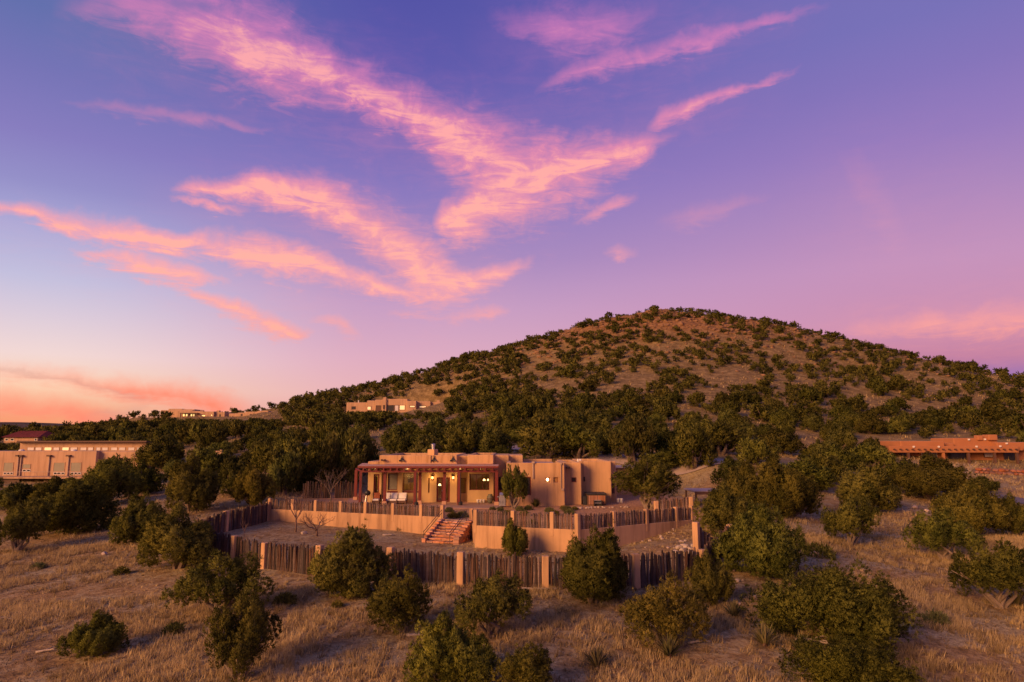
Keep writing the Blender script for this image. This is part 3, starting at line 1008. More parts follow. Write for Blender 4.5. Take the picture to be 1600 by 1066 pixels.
LEFL = ['full juniper above the shaded side fence', 'pointed juniper growing right behind the shaded side fence', 'smaller juniper behind the pointed one by the side fence', 'wide juniper just below the deck of the long low house', 'dark juniper hiding the lower wall of the long low house',
        'juniper by the right corner of the long low house', 'scrubby juniper below the end of the long low house deck', 'juniper beside the low stepped yard wall', 'juniper in front of the downspouts of the long low house', 'juniper against the end wall of the long low house', 'juniper between the long low house and the full one above the fence']
for i, f in enumerate(LEFTT):
    place_tree(*f[:6], LEFL[i], 'junipers left of the fenced yard')
BACKT = [
    (440, 776, 62, 66, 'mid', 0), (475, 772, 60, 84, 'mid', 1), (505, 768, 56, 88, 'mid', 3), (540, 766, 62, 92, 'mid', 2), (418, 755, 60, 62, 'mid', 5), (565, 748, 50, 74, 'mid', 4), (455, 745, 66, 66, 'mid', 4), (525, 738, 66, 66, 'mid', 5),
]
BACL = ['juniper at the outer end of the dense row beside the house', 'tall juniper second from the outer end of the row beside the house', 'juniper directly behind the tall pale bare tree', 'juniper in the row closest to the patio corner', 'juniper behind the outer end of the row beside the house',
        'narrow juniper touching the patio roof corner', 'juniper in the second line behind the pale bare tree', 'juniper in the second line behind the patio corner']
for i, f in enumerate(BACKT):
    place_tree(*f[:6], BACL[i], 'junipers in the row left of the red portico')
BEHT = [
    (625, 716, 52, 46), (672, 716, 66, 48), (722, 716, 66, 50), (772, 714, 60, 44), (855, 722, 96, 62), (905, 722, 70, 56), (990, 728, 66, 70), (1032, 742, 62, 34), (1085, 738, 72, 66), (1045, 712, 60, 40), (945, 712, 56, 44), (1130, 712, 66, 52),
]
BEHL = ['left end of the main parapet', 'house chimney', 'recess in the main parapet', 'right end of the main parapet', 'middle of the wing roof, the widest one', 'roof of the wing beside the widest one', 'outbuilding with pale roof', 'fanned trunk juniper by the terrace fence',
        'shelter, on fanned bare trunks', 'small low juniper at the driveway', 'end of the wing roof', 'driveway bend past the shelter']
for i, f in enumerate(BEHT):
    place_tree(*f, 'mid', i, 'juniper right behind the ' + BEHL[i], 'junipers behind the main house')

# ------------------------------------------------------------------ scattered junipers of the hill
CLEAR = [  # things that stay in view: photo rectangle and their distance
    (-20, 688, 242, 744, 100), (540, 620, 690, 640, 215), (275, 638, 355, 653, 258), (355, 641, 432, 653, 262), (1392, 678, 1600, 726, 104), (1490, 725, 1600, 800, 100),
    (560, 700, 985, 800, 62), (2, 670, 64, 690, 180), (806, 692, 838, 706, 96), (990, 715, 1140, 800, 70), (590, 680, 612, 710, 90), (303, 704, 346, 730, 92), (640, 800, 1100, 930, 40),
]
BARE = [(350, 742, 34, 16), (460, 672, 26, 6), (870, 600, 26, 14), (1000, 600, 34, 16), (1105, 622, 60, 20), (1390, 665, 50, 16), (1150, 585, 40, 16), (790, 690, 22, 5), (330, 690, 18, 5), (1290, 640, 30, 10), (830, 555, 26, 9), (1230, 560, 50, 12), (1050, 545, 70, 14), (1060, 512, 80, 10), (600, 690, 16, 20), (1380, 640, 40, 9), (1480, 690, 40, 10)]


def density(x, y, px, py):
    if y < 150:
        dn = 0.50 if px < 1150 else 0.36
    else:
        left = 1 - min(1, max(0, (px - 620) / 260.0))
        dn = 0.42 + 0.75 * left
        if py < 560 and px > 800:
            dn *= 1.35
    dn *= min(1.6, max(0.05 if y < 150 else 0.2, 0.85 + 3.6 * float(fbm(np.array([x / 11.0]), np.array([y / 11.0]), 3)[0])))
    for bx, by, rx, ry in BARE:
        q = ((px - bx) / rx) ** 2 + ((py - by) / ry) ** 2
        if q < 0.45:
            return 0.0
    return dn


def scatter():
    rng = random.Random(5)
    cand = []
    grid = {}

    def ok(x, y, r):
        gx, gy = int(x // 6), int(y // 6)
        for i in (-1, 0, 1):
            for j in (-1, 0, 1):
                for (a, b, c) in grid.get((gx + i, gy + j), ()):
                    if (x - a) ** 2 + (y - b) ** 2 < ((r + c) * 0.68) ** 2:
                        return False
        return True
    for a, b, c in PLACED:
        grid.setdefault((int(a // 6), int(b // 6)), []).append((a, b, c))
    tries = 19500
    ys = [150 + 150 * rng.random() ** 0.8 if rng.random() < 0.78 else 84 + 76 * rng.random() for _ in range(tries)]
    xs = [rng.uniform(-0.95, 0.92) * y for y in ys]
    zs = height(np.array(xs), np.array(ys))
    for x, y, z in zip(xs, ys, zs):
        px, py = proj(x, y, z)
        w = rng.uniform(2.6, 5.2) if y < 160 else rng.uniform(2.2, 4.5)
        if rng.random() < 0.35:
            w *= 0.55
        h = w * rng.uniform(0.6, 0.92)
        if py < 560 and px > 760:
            w *= 0.95
            h *= 0.8
        if px < -60 or px > 1660 or (px > 450 and y > 274):
            continue
        if rng.random() > density(x, y, px, py):
            continue
        hp, wp = h * FPX / y, w * FPX / y
        bad = False
        for x0, y0, x1, y1, dd in CLEAR:
            if y < dd + 12 and px + wp / 2 > x0 and px - wp / 2 < x1 and py > y0 and py - hp < y1:
                bad = True
                break
        if bad:
            continue
        if -24 < x < 24 and y < 82:
            continue
        for hx0, hx1, hy0, hy1 in ((-95, -48, 96, 118), (-54, -23, 209, 226), (-140, -85, 250, 276), (56, 86, 100, 120)):
            if hx0 < x < hx1 and hy0 < y < hy1:
                bad = True
        if bad or not ok(x, y, w / 2):
            continue
        grid.setdefault((int(x // 6), int(y // 6)), []).append((x, y, w / 2))
        cand.append((x, y, float(z), w, h, px, py))
    return cand


CAND = scatter()
CAND.sort(key=lambda c: -(c[3] * c[4]) / c[1] ** 2)
N_SINGLE = 300
LAND = [(80, 715, 'in the woods behind the long low house'), (30, 685, 'near the far house with the red roof'), (310, 665, 'on the slope below the house with glowing windows'), (395, 665, 'on the slope below the long unlit adobe house'), (460, 690, 'in the woods between the portico and the far hill houses'),
        (613, 660, 'in the woods just below the pale hillside house'), (613, 620, 'on the slope just above the pale hillside house'), (700, 690, 'in the woods between the main house and the hillside house'), (860, 680, 'at the foot of the hill behind the wing of the main house'),
        (1000, 670, 'at the foot of the hill beyond the outbuilding'), (1130, 680, 'at the foot of the hill beyond the shelter'), (1270, 680, 'at the foot of the hill beyond the thicket'), (1400, 670, 'on the grassy slope beside the terracotta house'), (1540, 665, 'on the slope above the terracotta house'),
        (850, 600, 'on the left flank of the open hill'), (1030, 580, 'on the middle of the open hillside'), (1200, 590, 'on the grassy right face of the hill'), (1400, 600, 'on the right shoulder of the hill'), (1060, 510, 'close to the rocky summit')]
for i, (x, y, z, w, h, px, py) in enumerate(CAND[:N_SINGLE]):
    best = min(LAND, key=lambda L: ((px - L[0]) / 1.6) ** 2 + (py - L[1]) ** 2)
    size = 'small' if w < 2.6 else ('broad' if w > 4.3 else 'medium sized')
    lab = size + ' juniper ' + best[2]
    grp = 'hill junipers: ' + lab
    tree('mid' if y < 130 else 'far', i, (x, y, z), w, h, i * 2.1, lab, grp)
# all smaller ones: one mass
VV, TT, NN, RR = [], [], [], []
off = 0
rr = np.random.default_rng(3)
for i, (x, y, z, w, h, px, py) in enumerate(CAND[N_SINGLE:]):
    cm, tm, pw, ph, v, t, tn, nr = PROTO['tiny'][i % 6]
    a = rr.uniform(0, 6.28)
    c, s = math.cos(a), math.sin(a)
    q = v * np.array([w / pw, w / pw, h / ph])
    q = np.stack([q[:, 0] * c - q[:, 1] * s + x, q[:, 0] * s + q[:, 1] * c + y, q[:, 2] + z - 0.06], 1)
    VV.append(q)
    RR.append(np.stack([nr[:, 0] * c - nr[:, 1] * s, nr[:, 0] * s + nr[:, 1] * c, nr[:, 2]], 1))
    TT.append(t + off)
    NN.append(np.clip(tn + rr.uniform(-0.25, 0.25), 0, 1))
    off += len(v)
# low brush between the trees of the hill
nb = 2600
bx = rr.uniform(-0.9, 0.9, nb)
by = rr.uniform(95, 285, nb)
bx = bx * by
bz = height(bx, by)
for i in range(nb):
    px, py = proj(bx[i], by[i], bz[i])
    if 555 < px < 985 and py > 690 or any(y0 - 4 < py < y1 + 4 and x0 < px < x1 and by[i] < dd + 8 for x0, y0, x1, y1, dd in CLEAR):
        continue
    v, t, tn, nr = PROTO['far'][i % 6][4:8]
    sel = rr.integers(0, len(t), 32)
    q = v[t[sel]].reshape(-1, 3)
    w = rr.uniform(0.5, 1.5)
    q = q * np.array([w / 3.6, w / 3.6, w * 0.6 / 2.7]) * 1.0
    q = q + np.array([bx[i], by[i], bz[i] - 0.03])
    VV.append(q)
    RR.append(nr[t[sel]].reshape(-1, 3))
    TT.append(np.arange(len(q)).reshape(-1, 3) + off)
    NN.append(np.clip(np.repeat(tn[t[sel][:, 0]], 3) + rr.uniform(-0.3, 0.5), 0, 1))
    off += len(q)
me = fast_mesh('juniper_woods', np.vstack(VV), np.vstack(TT), M['leaf_far'], np.concatenate(NN), np.vstack(RR))
o = bpy.data.objects.new('juniper_woods', me)
COL.objects.link(o)
o['kind'] = 'stuff'
tag(o, 'small far junipers and brush covering the hill up to its summit', 'woods')

# ------------------------------------------------------------------ dry grass
def grass(n, y0, y1, k, hgt, wid, seed, yard=0.25, flat=False):
    rng = np.random.default_rng(seed)
    y = np.sqrt(rng.uniform(y0 * y0, y1 * y1, n))
    x = rng.uniform(-0.86, 0.86, n) * y
    den = fbm(x / 8, y / 8, 3) * 1.2 + fbm(x / 1.6 + 50, y / 1.6, 3) * 1.2
    keep = rng.random(n) < (np.clip(0.62 + den * 0.8, 0.2, 1.0) if flat else np.clip(0.46 + den * 2.6, 0.04, 1.0))
    yard = 0.8 if flat else yard
    wy = np.interp(x, WX, WY)
    in_pad = (x > WX[0] - 1) & (x < 17) & (y > wy - 0.4) & (y < 80)
    yardm = (x > -22) & (x < 13) & (y > 34) & (y < wy) & ~in_pad
    keep &= ~in_pad & (~yardm | (rng.random(n) < yard))
    x, y = x[keep], y[keep]
    z = height(x, y) - 0.02
    n = len(x)
    b = np.stack([x, y, z], 1)
    d = np.tile(np.array([[0.10, -0.05, 1.0]]), (n, 1)) + rng.normal(0, 0.1, (n, 3))
    L = hgt * rng.uniform(0.5, 1.3, n) * np.where((x > -22) & (x < 13) & (y > 34) & (y < 58), 0.45, 1)
    tone = np.clip((0.25 if flat else 0.46) + den[keep] * 0.8 + rng.normal(0, 0.2, n), 0, 1)
    rngb = rng
    kk = k
    bb = np.repeat(b, kk, 0) + np.concatenate([rngb.normal(0, 1, (n * kk, 2)) * np.repeat(L, kk)[:, None] * 0.30, np.zeros((n * kk, 1))], 1)
    dd = np.repeat(d, kk, 0) + rngb.normal(0, 0.75 if flat else 0.30, (n * kk, 3)) * np.array([1, 1, 0.1])
    dd /= np.linalg.norm(dd, axis=1, keepdims=True)
    LL = np.repeat(L, kk) * rngb.uniform(0.6, 1.2, n * kk)
    an = rngb.uniform(0, 6.28, n * kk)
    sd_ = np.stack([np.cos(an), np.sin(an), np.zeros(n * kk)], 1) * (wid * rngb.uniform(0.6, 1.4, n * kk))[:, None]
    v = np.stack([bb - sd_, bb + sd_, bb + dd * LL[:, None]], 1).reshape(-1, 3)
    t = np.arange(len(v)).reshape(-1, 3)
    tn = np.clip(np.repeat(np.repeat(tone, kk) + rngb.normal(0, 0.1, n * kk), 3), 0, 1)
    return v, t, tn


g0 = grass(70000, 13, 58, 4, 0.14, 0.019, 7, flat=True)
g1 = grass(46000, 13, 48, 18, 0.27, 0.014, 1)
g2 = grass(26000, 42, 110, 7, 0.36, 0.026, 2)
g3 = grass(26000, 95, 285, 4, 0.55, 0.075, 3)
vs, ts, tn, off = [], [], [], 0
for v, t, n_ in (g0, g1, g2, g3):
    vs.append(v)
    ts.append(t + off)
    tn.append(n_)
    off += len(v)
me = fast_mesh('dry_grass', np.vstack(vs), np.vstack(ts), M['grass'], np.concatenate(tn))
o = bpy.data.objects.new('dry_grass', me)
COL.objects.link(o)
o['kind'] = 'stuff'
tag(o, 'straw coloured dry bunch grass over the slopes', 'grass')
#PART3

# ------------------------------------------------------------------ facade helpers
def X(px, d, py=750):
    return P(px, py, d).x


def Zp(py, d, px=800):
    return P(px, py, d).z


def pbox(name, m, parent, px0, px1, py0, py1, d, depth, bevel=0.0, z0=None):
    """a block whose front face shows at these photo pixels at distance d"""
    pm = (py0 + py1) / 2
    zb = Zp(py1, d) if z0 is None else z0
    return box(name, m, parent, X(px0, d, pm), X(px1, d, pm), d, d + depth, zb, Zp(py0, d), bevel)


def wall_mesh(x0, x1, z0, z1, y0, y1, holes):
    xs = sorted(set([x0, x1] + [v for h in holes for v in (h[0], h[1])]))
    zs = sorted(set([z0, z1] + [v for h in holes for v in (h[2], h[3])]))
    nx, nz = len(xs) - 1, len(zs) - 1

    def solid(i, j):
        if i < 0 or j < 0 or i >= nx or j >= nz:
            return False
        cx, cz = (xs[i] + xs[i + 1]) / 2, (zs[j] + zs[j + 1]) / 2
        return not any(h[0] < cx < h[1] and h[2] < cz < h[3] for h in holes)
    mb = MB()
    idx = {}

    def vid(i, j, k):
        if (i, j, k) not in idx:
            idx[(i, j, k)] = len(mb.v)
            mb.v.append((xs[i], (y0, y1)[k], zs[j]))
        return idx[(i, j, k)]
    for i in range(nx):
        for j in range(nz):
            if not solid(i, j):
                continue
            mb.f.append((vid(i, j, 0), vid(i + 1, j, 0), vid(i + 1, j + 1, 0), vid(i, j + 1, 0)))
            mb.f.append((vid(i, j, 1), vid(i, j + 1, 1), vid(i + 1, j + 1, 1), vid(i + 1, j, 1)))
            if not solid(i - 1, j):
                mb.f.append((vid(i, j, 0), vid(i, j + 1, 0), vid(i, j + 1, 1), vid(i, j, 1)))
            if not solid(i + 1, j):
                mb.f.append((vid(i + 1, j, 0), vid(i + 1, j, 1), vid(i + 1, j + 1, 1), vid(i + 1, j + 1, 0)))
            if not solid(i, j - 1):
                mb.f.append((vid(i, j, 0), vid(i, j, 1), vid(i + 1, j, 1), vid(i + 1, j, 0)))
            if not solid(i, j + 1):
                mb.f.append((vid(i, j + 1, 0), vid(i + 1, j + 1, 0), vid(i + 1, j + 1, 1), vid(i, j + 1, 1)))
    return mb


def window(parent, h, y, frame, pane, cols=1, rows=1, name='window', fw=0.06, deep=0.12, sill=None, cross=0.04):
    """frame set in the opening h = (x0, x1, z0, z1) of a wall whose face is at y; frame, pane and bars"""
    x0, x1, z0, z1 = h
    e = 0.004
    mb = MB()
    ya, yb = y + deep, y + deep + 0.07
    mb.box(x0 + e, x0 + fw, ya, yb, z0 + e, z1 - e)
    mb.box(x1 - fw, x1 - e, ya, yb, z0 + e, z1 - e)
    mb.box(x0 + fw, x1 - fw, ya, yb, z1 - fw, z1 - e)
    mb.box(x0 + fw, x1 - fw, ya, yb, z0 + e, z0 + fw)
    f = mb.build(name, frame, parent)
    nx, nz = (x1 - x0 - 2 * fw) / cols, (z1 - z0 - 2 * fw) / rows
    for i in range(cols):
        for j in range(rows):
            a, b = x0 + fw + i * nx, x0 + fw + (i + 1) * nx
            c, dd = z0 + fw + j * nz, z0 + fw + (j + 1) * nz
            pm = pane[i % len(pane)] if isinstance(pane, (list, tuple)) else pane
            MB().box(a + (cross / 2 if i else 0), b - (cross / 2 if i < cols - 1 else 0), ya + 0.03, ya + 0.045, c + (cross / 2 if j else 0), dd - (cross / 2 if j < rows - 1 else 0)).build('pane', pm, f)
    if cols > 1 or rows > 1:
        mb = MB()
        for i in range(1, cols):
            mb.box(x0 + fw + i * nx - cross / 2, x0 + fw + i * nx + cross / 2, ya + 0.01, yb - 0.005, z0 + fw, z1 - fw)
        for j in range(1, rows):
            mb.box(x0 + fw, x1 - fw, ya + 0.012, yb - 0.007, z0 + fw + j * nz - cross / 2, z0 + fw + j * nz + cross / 2)
        mb.build('muntin', frame, f)
    if sill is not None:
        box('sill', sill, f, x0 - 0.06, x1 + 0.06, y - 0.06, y + deep - 0.004, z0 - 0.07, z0 - 0.003)
    return f


def ph(px0, px1, py0, py1, d):
    pm = (py0 + py1) / 2
    return (X(px0, d, pm), X(px1, d, pm), Zp(py1, d), Zp(py0, d))


# ------------------------------------------------------------------ the main house
DW = 65.0
house = thing('stucco_house', 'flat roofed tan stucco house with red portico posts and a chimney, on the walled terrace', 'house', (X(740, 66), 66, Z0))
ZF = Z0
ZC = Zp(729, DW)                     # wall top under the portico roof


def hpx(px0, px1, py0, py1, d=DW, floor=False):
    a = ph(px0, px1, py0, py1, d)
    return (a[0], a[1], ZF + 0.02 if floor else a[2], a[3])


# portico wall, in three pieces with a recess between
h_w1 = {'door_l': hpx(583.5, 592.5, 741, 776, floor=True), 'win_a': hpx(606, 621, 740, 766), 'win_b': hpx(630, 653, 739, 767),
        'slot': hpx(669, 671.2, 747, 770), 'door': hpx(682, 703, 746, 784, floor=True)}
x_w1 = (X(575, DW), X(714, DW))
wall_mesh(x_w1[0], x_w1[1], ZF - 0.5, ZC, DW, DW + 0.32, list(h_w1.values())).build('wall', M['ochre'], house)
DR = 66.2
h_rec = hpx(718.5, 727.8, 747, 771, DR)
x_rec = (x_w1[1] - 0.15, X(730.5, DW) + 0.15)
wall_mesh(x_rec[0], x_rec[1], ZF - 0.5, ZC, DR, DR + 0.3, [h_rec]).build('wall', M['ochre'], house)
h_f = hpx(733.5, 764.5, 741, 766)
x_w2 = (X(730.5, DW), X(771, DW))
wall_mesh(x_w2[0], x_w2[1], ZF - 0.5, ZC, DW, DW + 0.32, [h_f]).build('wall', M['ochre'], house)
mb = MB()
mb.box(x_w1[1] - 0.3, x_w1[1] - 0.004, DW + 0.322, DR - 0.002, ZF - 0.5, ZC - 0.004)
mb.box(x_w2[0] + 0.004, x_w2[0] + 0.3, DW + 0.322, DR - 0.002, ZF - 0.5, ZC - 0.004)
mb.box(x_w1[0], x_w1[0] + 0.3, DW + 0.322, 77.5, ZF - 0.5, ZC - 0.004)
mb.build('return_wall', M['stucco'], house)
# the room behind the glass
mb = MB()
mb.box(x_w1[0] + 0.32, x_w2[1] - 0.02, 69.6, 69.8, ZF, ZC - 0.1)
mb.box(x_w2[1] - 0.2, x_w2[1] - 0.02, DW + 0.34, 69.58, ZF, ZC - 0.1)
mb.build('inner_wall', M['ochre'], house)
box('inner_floor', M['brown'], house, x_w1[0] + 0.31, x_w2[1] - 0.03, DR + 0.32, 69.59, ZF - 0.2, ZF + 0.01)
box('inner_ceiling', M['white'], house, x_w1[0] + 0.31, x_w2[1] - 0.03, DW + 0.34, 69.59, ZC - 0.09, ZC - 0.02)
# openings
window(house, h_w1['win_a'], DW, M['red'], M['blind'], 1, 1)
window(house, h_w1['win_b'], DW, M['red'], M['glass'], 2, 1)
window(house, h_w1['slot'], DW, M['red'], M['window_dark'], fw=0.035)
window(house, h_rec, DR, M['red'], M['glass'])
window(house, h_f, DW, M['red'], M['glass'], 3, 1)
dl = window(house, h_w1['door_l'], DW, M['red'], M['glass'], 1, 1, name='door', fw=0.13)
box('handle', M['steel'], dl, h_w1['door_l'][1] - 0.17, h_w1['door_l'][1] - 0.14, DW + 0.07, DW + 0.118, ZF + 1.0, ZF + 1.15)
xa, xb, za, zb = h_w1['door']
xm = (xa + xb) / 2
for a, b in ((xa, xm - 0.02), (xm + 0.02, xb)):
    dd = window(house, (a, b, za, zb), DW, M['red'], M['glass'], 1, 1, name='door', fw=0.15)
    hx = b - 0.09 if a == xa else a + 0.09
    box('handle', M['steel'], dd, hx - 0.015, hx + 0.015, DW + 0.06, DW + 0.118, ZF + 0.98, ZF + 1.14)
box('curtain', M['blind'], house, X(586.5, 66), X(590.5, 66), 65.6, 65.66, ZF + 0.05, Zp(743, 66))
# thick red beam ends over the window band
for a, b in ((606, 621), (630, 653)):
    pbox('lintel', M['red'], house, a - 1, b + 1, 767.4, 770, DW - 0.05, 0.046)

# piers of the portico wall
for a, b in ((593.6, 596.2), (621.8, 628.8)):
    pbox('pier', M['ochre'], house, a, b, 729.5, 784, DW - 0.22, 0.218, 0.03, z0=ZF - 0.1)

# upper parapet blocks of the main roof
ZT = Zp(711.3, DW)


def parapet(px0, px1, pyt, pyb, d, back, name='parapet', wallt=0.35, m='stucco'):
    """a walled block with its roof sunk behind the parapet"""
    pm = (pyt + pyb) / 2
    x0, x1 = X(px0, d, pm), X(px1, d, pm)
    z0, z1 = Zp(pyb, d), Zp(pyt, d)
    mb = MB()
    pts_o = [(x0, d), (x1, d), (x1, back), (x0, back)]
    t = wallt
    pts_i = [(x0 + t, d + t), (x1 - t, d + t), (x1 - t, back - t), (x0 + t, back - t)]
    zr = z1 - 0.35
    vs = [(x, y, z0) for x, y in pts_o] + [(x, y, z1) for x, y in pts_o] + [(x, y, z1) for x, y in pts_i] + [(x, y, zr) for x, y in pts_i]
    fs = []
    for i in range(4):
        j = (i + 1) % 4
        fs += [(i, j, 4 + j, 4 + i), (4 + i, 4 + j, 8 + j, 8 + i), (8 + i, 8 + j, 12 + j, 12 + i)]
    fs += [(12, 13, 14, 15), (3, 2, 1, 0)]
    mb.raw(vs, fs)
    o = mb.build(name, M[m], house if m == 'stucco' else None, 0.07)
    return o, x0, x1, z1, zr


roofs = []
for a, b, t_, bt, d, back in ((575, 592.4, 721, 728.8, DW + 0.01, 77), (592.8, 714, 711.3, 728.8, DW + 0.012, 77.6), (730.5, 771, 710.8, 728.8, DW + 0.012, 77.4)):
    p = parapet(a, b, t_, bt, d, back)
    roofs.append(p)
    box('roof_deck', M['roof'], p[0], p[1] + 0.36, p[2] - 0.36, d + 0.37, back - 0.37, p[4] + 0.002, p[4] + 0.03)
pbox('recess_parapet', M['stucco'], house, 712, 732, 712.3, 728.8, DR + 0.01, 9, 0.06)
pbox('recess_parapet', M['stucco'], house, 769.5, 795, 711.5, 790, DR + 1.2, 9, 0.06, z0=ZF - 0.4)
pbox('recess_parapet', M['stucco'], house, 793.5, 817, 711.5, 730, DR + 2.4, 7.5, 0.06)
# light ledge under the parapet, behind the portico roof
pbox('ledge', M['cap'], house, 600, 714, 723.6, 725.2, DW - 0.12, 0.13, 0.0)
pbox('ledge', M['cap'], house, 731, 770, 723.6, 725.2, DW - 0.12, 0.13, 0.0)
# window in the deep recess beside the portico
hr = ph(778.5, 789.5, 746, 766, 66.9)
window(house, hr, DR + 0.98, M['brown'], M['window_dark'], deep=0.1)

# wing to the right, stepping back twice
DA, DB, DC, DD = 62.0, 63.4, 65.0, 66.0
wing = []
# block A with real openings
hA1 = ph(807, 829.8, 745.5, 774, DA)
hA2 = ph(852.6, 859.6, 746.3, 754, DA)
hA3 = ph(865.2, 872.4, 746.3, 754, DA)
xA = (X(791.5, DA), X(882, DA))
zA = Zp(723.2, DA)
wall_mesh(xA[0], xA[1], ZF - 0.6, zA, DA, DA + 0.35, [hA1, hA2, hA3]).build('wall', M['stucco'], house, 0.05)
mb = MB()
mb.box(xA[0], xA[0] + 0.35, DA + 0.352, 76, ZF - 0.6, zA - 0.01)
mb.box(xA[1] - 0.35, xA[1], DA + 0.352, DC + 4, ZF - 0.6, zA - 0.01)
mb.box(xA[0] + 0.352, xA[1] - 0.352, 75.6, 76, ZF - 0.6, zA - 0.01)
mb.build('side_wall', M['stucco'], house)
box('roof_deck', M['roof'], house, xA[0] + 0.353, xA[1] - 0.353, DA + 0.353, 75.59, zA - 0.42, zA - 0.3)
box('inner_wall', M['brown'], house, xA[0] + 0.353, xA[1] - 0.353, DA + 2.2, DA + 2.4, ZF, zA - 0.43)
window(house, hA1, DA, M['red'], [M['red'], M['window_dark']], 2, 1, fw=0.08)
wa = window(house, hA2, DA, M['red'], M['amber_pane'], fw=0.05)
window(house, hA3, DA, M['red'], M['amber_pane'], fw=0.05)
MB().lathe((hA2[0] + hA2[1]) / 2 - 0.03, DA + 0.10, [(0.02, hA2[2] + 0.10), (0.10, hA2[2] + 0.17), (0.12, hA2[2] + 0.25), (0.09, hA2[2] + 0.33), (0.02, hA2[2] + 0.38)], 10).build('bulb', M['lamp'], wa, smooth=True)
# blocks B, C, D
for a, b, t_, d, back in ((881.2, 908.5, 722.6, DB, 73), (907.5, 955.5, 720.6, DC, 74), (954.6, 962.8, 720.9, DD, 74.4)):
    p = parapet(a, b, t_, 792, d, back, 'wing_block')
    box('roof_deck', M['roof'], p[0], p[1] + 0.36, p[2] - 0.36, d + 0.37, back - 0.37, p[4] + 0.002, p[4] + 0.03)


def flush_window(parent, h, y, frame, pane, name='window', fw=0.06):
    """frame standing proud of a closed wall face at y"""
    x0, x1, z0, z1 = h
    mb = MB()
    mb.box(x0, x0 + fw, y - 0.05, y + 0.02, z0, z1).box(x1 - fw, x1, y - 0.05, y + 0.02, z0, z1)
    mb.box(x0 + fw, x1 - fw, y - 0.05, y + 0.02, z1 - fw, z1).box(x0 + fw, x1 - fw, y - 0.05, y + 0.02, z0, z0 + fw)
    f = mb.build(name, frame, parent)
    MB().box(x0 + fw, x1 - fw, y - 0.02, y + 0.015, z0 + fw, z1 - fw).build('pane', pane, f)
    return f


flush_window(house, ph(893, 900.2, 746, 753.4, DB), DB, M['red'], M['window_dark'])
flush_window(house, ph(911.5, 914.2, 745, 752.4, DC), DC, M['brown'], M['window_dark'], fw=0.03)
flush_window(house, ph(956, 960.2, 748, 771, DD), DD, M['brown'], M['brown'], name='door')
# downspouts and spouts
for px, py0, py1, d, w in ((833, 722, 748, DA, 0.07), (876.5, 724, 764, DA, 0.04), (882.5, 727, 786, DB, 0.05)):
    x = X(px, d)
    mb = MB()
    mb.tube([(x, d - 0.07, Zp(py1, d)), (x, d - 0.07, Zp(py0, d))], [w, w], 6)
    mb.box(x - w * 1.8, x + w * 1.8, d - 0.16, d - 0.002, Zp(py0, d) - 0.12, Zp(py0, d) + 0.05)
    mb.build('downspout', M['gutter'], house)
pbox('meter_box', M['gutter'], house, 877.3, 880.8, 763.5, 767, DA - 0.14, 0.138)
for px, py, d in ((598.5, 719.2, DW), (887.5, 730.8, DB)):
    x, z = X(px, d), Zp(py, d)
    mb = MB()
    mb.box(x - 0.16, x - 0.12, d - 0.5, d - 0.002, z - 0.06, z + 0.09).box(x + 0.12, x + 0.16, d - 0.5, d - 0.002, z - 0.06, z + 0.09)
    mb.box(x - 0.12, x + 0.12, d - 0.5, d - 0.002, z - 0.06, z - 0.02)
    mb.build('roof_spout', M['brown'], house)
# chimney with steel flue
cx_, cd = X(675.2, DW), DW + 0.75
mb = MB()
mb.box(cx_ - 0.42, cx_ + 0.32, cd - 0.42, cd + 0.34, ZT - 0.5, Zp(702.3, DW), rz=R(-24), about=(cx_, cd))
ch = mb.build('chimney', M['stucco'], house, 0.05)
pbox('chimney_breast', M['stucco'], house, 668.3, 673, 711.8, 724, DW - 0.1, 0.105, 0.02)
zf = Zp(702.3, DW)
MB().lathe(cx_ - 0.03, cd - 0.03, [(0.15, zf - 0.02), (0.15, zf + 0.28), (0.19, zf + 0.29), (0.19, zf + 0.34), (0.15, zf + 0.35), (0.15, zf + 0.42), (0.2, zf + 0.43), (0.2, zf + 0.47), (0.05, zf + 0.54)]).build('flue', M['steel'], ch)
# triple floodlights on the parapet
for px in (628, 678.2, 707.5):
    x, z = X(px, DW, 717), Zp(720.3, DW)
    y = DW - 0.1
    mb = MB()
    mb.tube([(x, y, z + 0.02), (x + 0.03, y, z + 0.3), (x, y, z + 0.5)], [0.045, 0.05, 0.03], 6)
    mb.lathe(x, y, [(0.10, z + 0.05), (0.12, z + 0.18), (0.06, z + 0.3)], 8)
    for s in (-1, 1):
        mb.tube([(x + s * 0.04, y, z + 0.12), (x + s * 0.22, y - 0.06, z - 0.02)], [0.06, 0.09], 7)
    mb.box(x - 0.05, x + 0.05, y + 0.02, DW - 0.003, z + 0.06, z + 0.16)
    mb.build('floodlight', M['black'], house)
# vent pipes on the wing roof
for px in (904.5, 908):
    x = X(px, 66)
    MB().tube([(x, 66.5, zA - 0.6), (x, 66.5, Zp(717.3, 66.5))], [0.09, 0.09], 8).build('vent_pipe', M['white'], house)

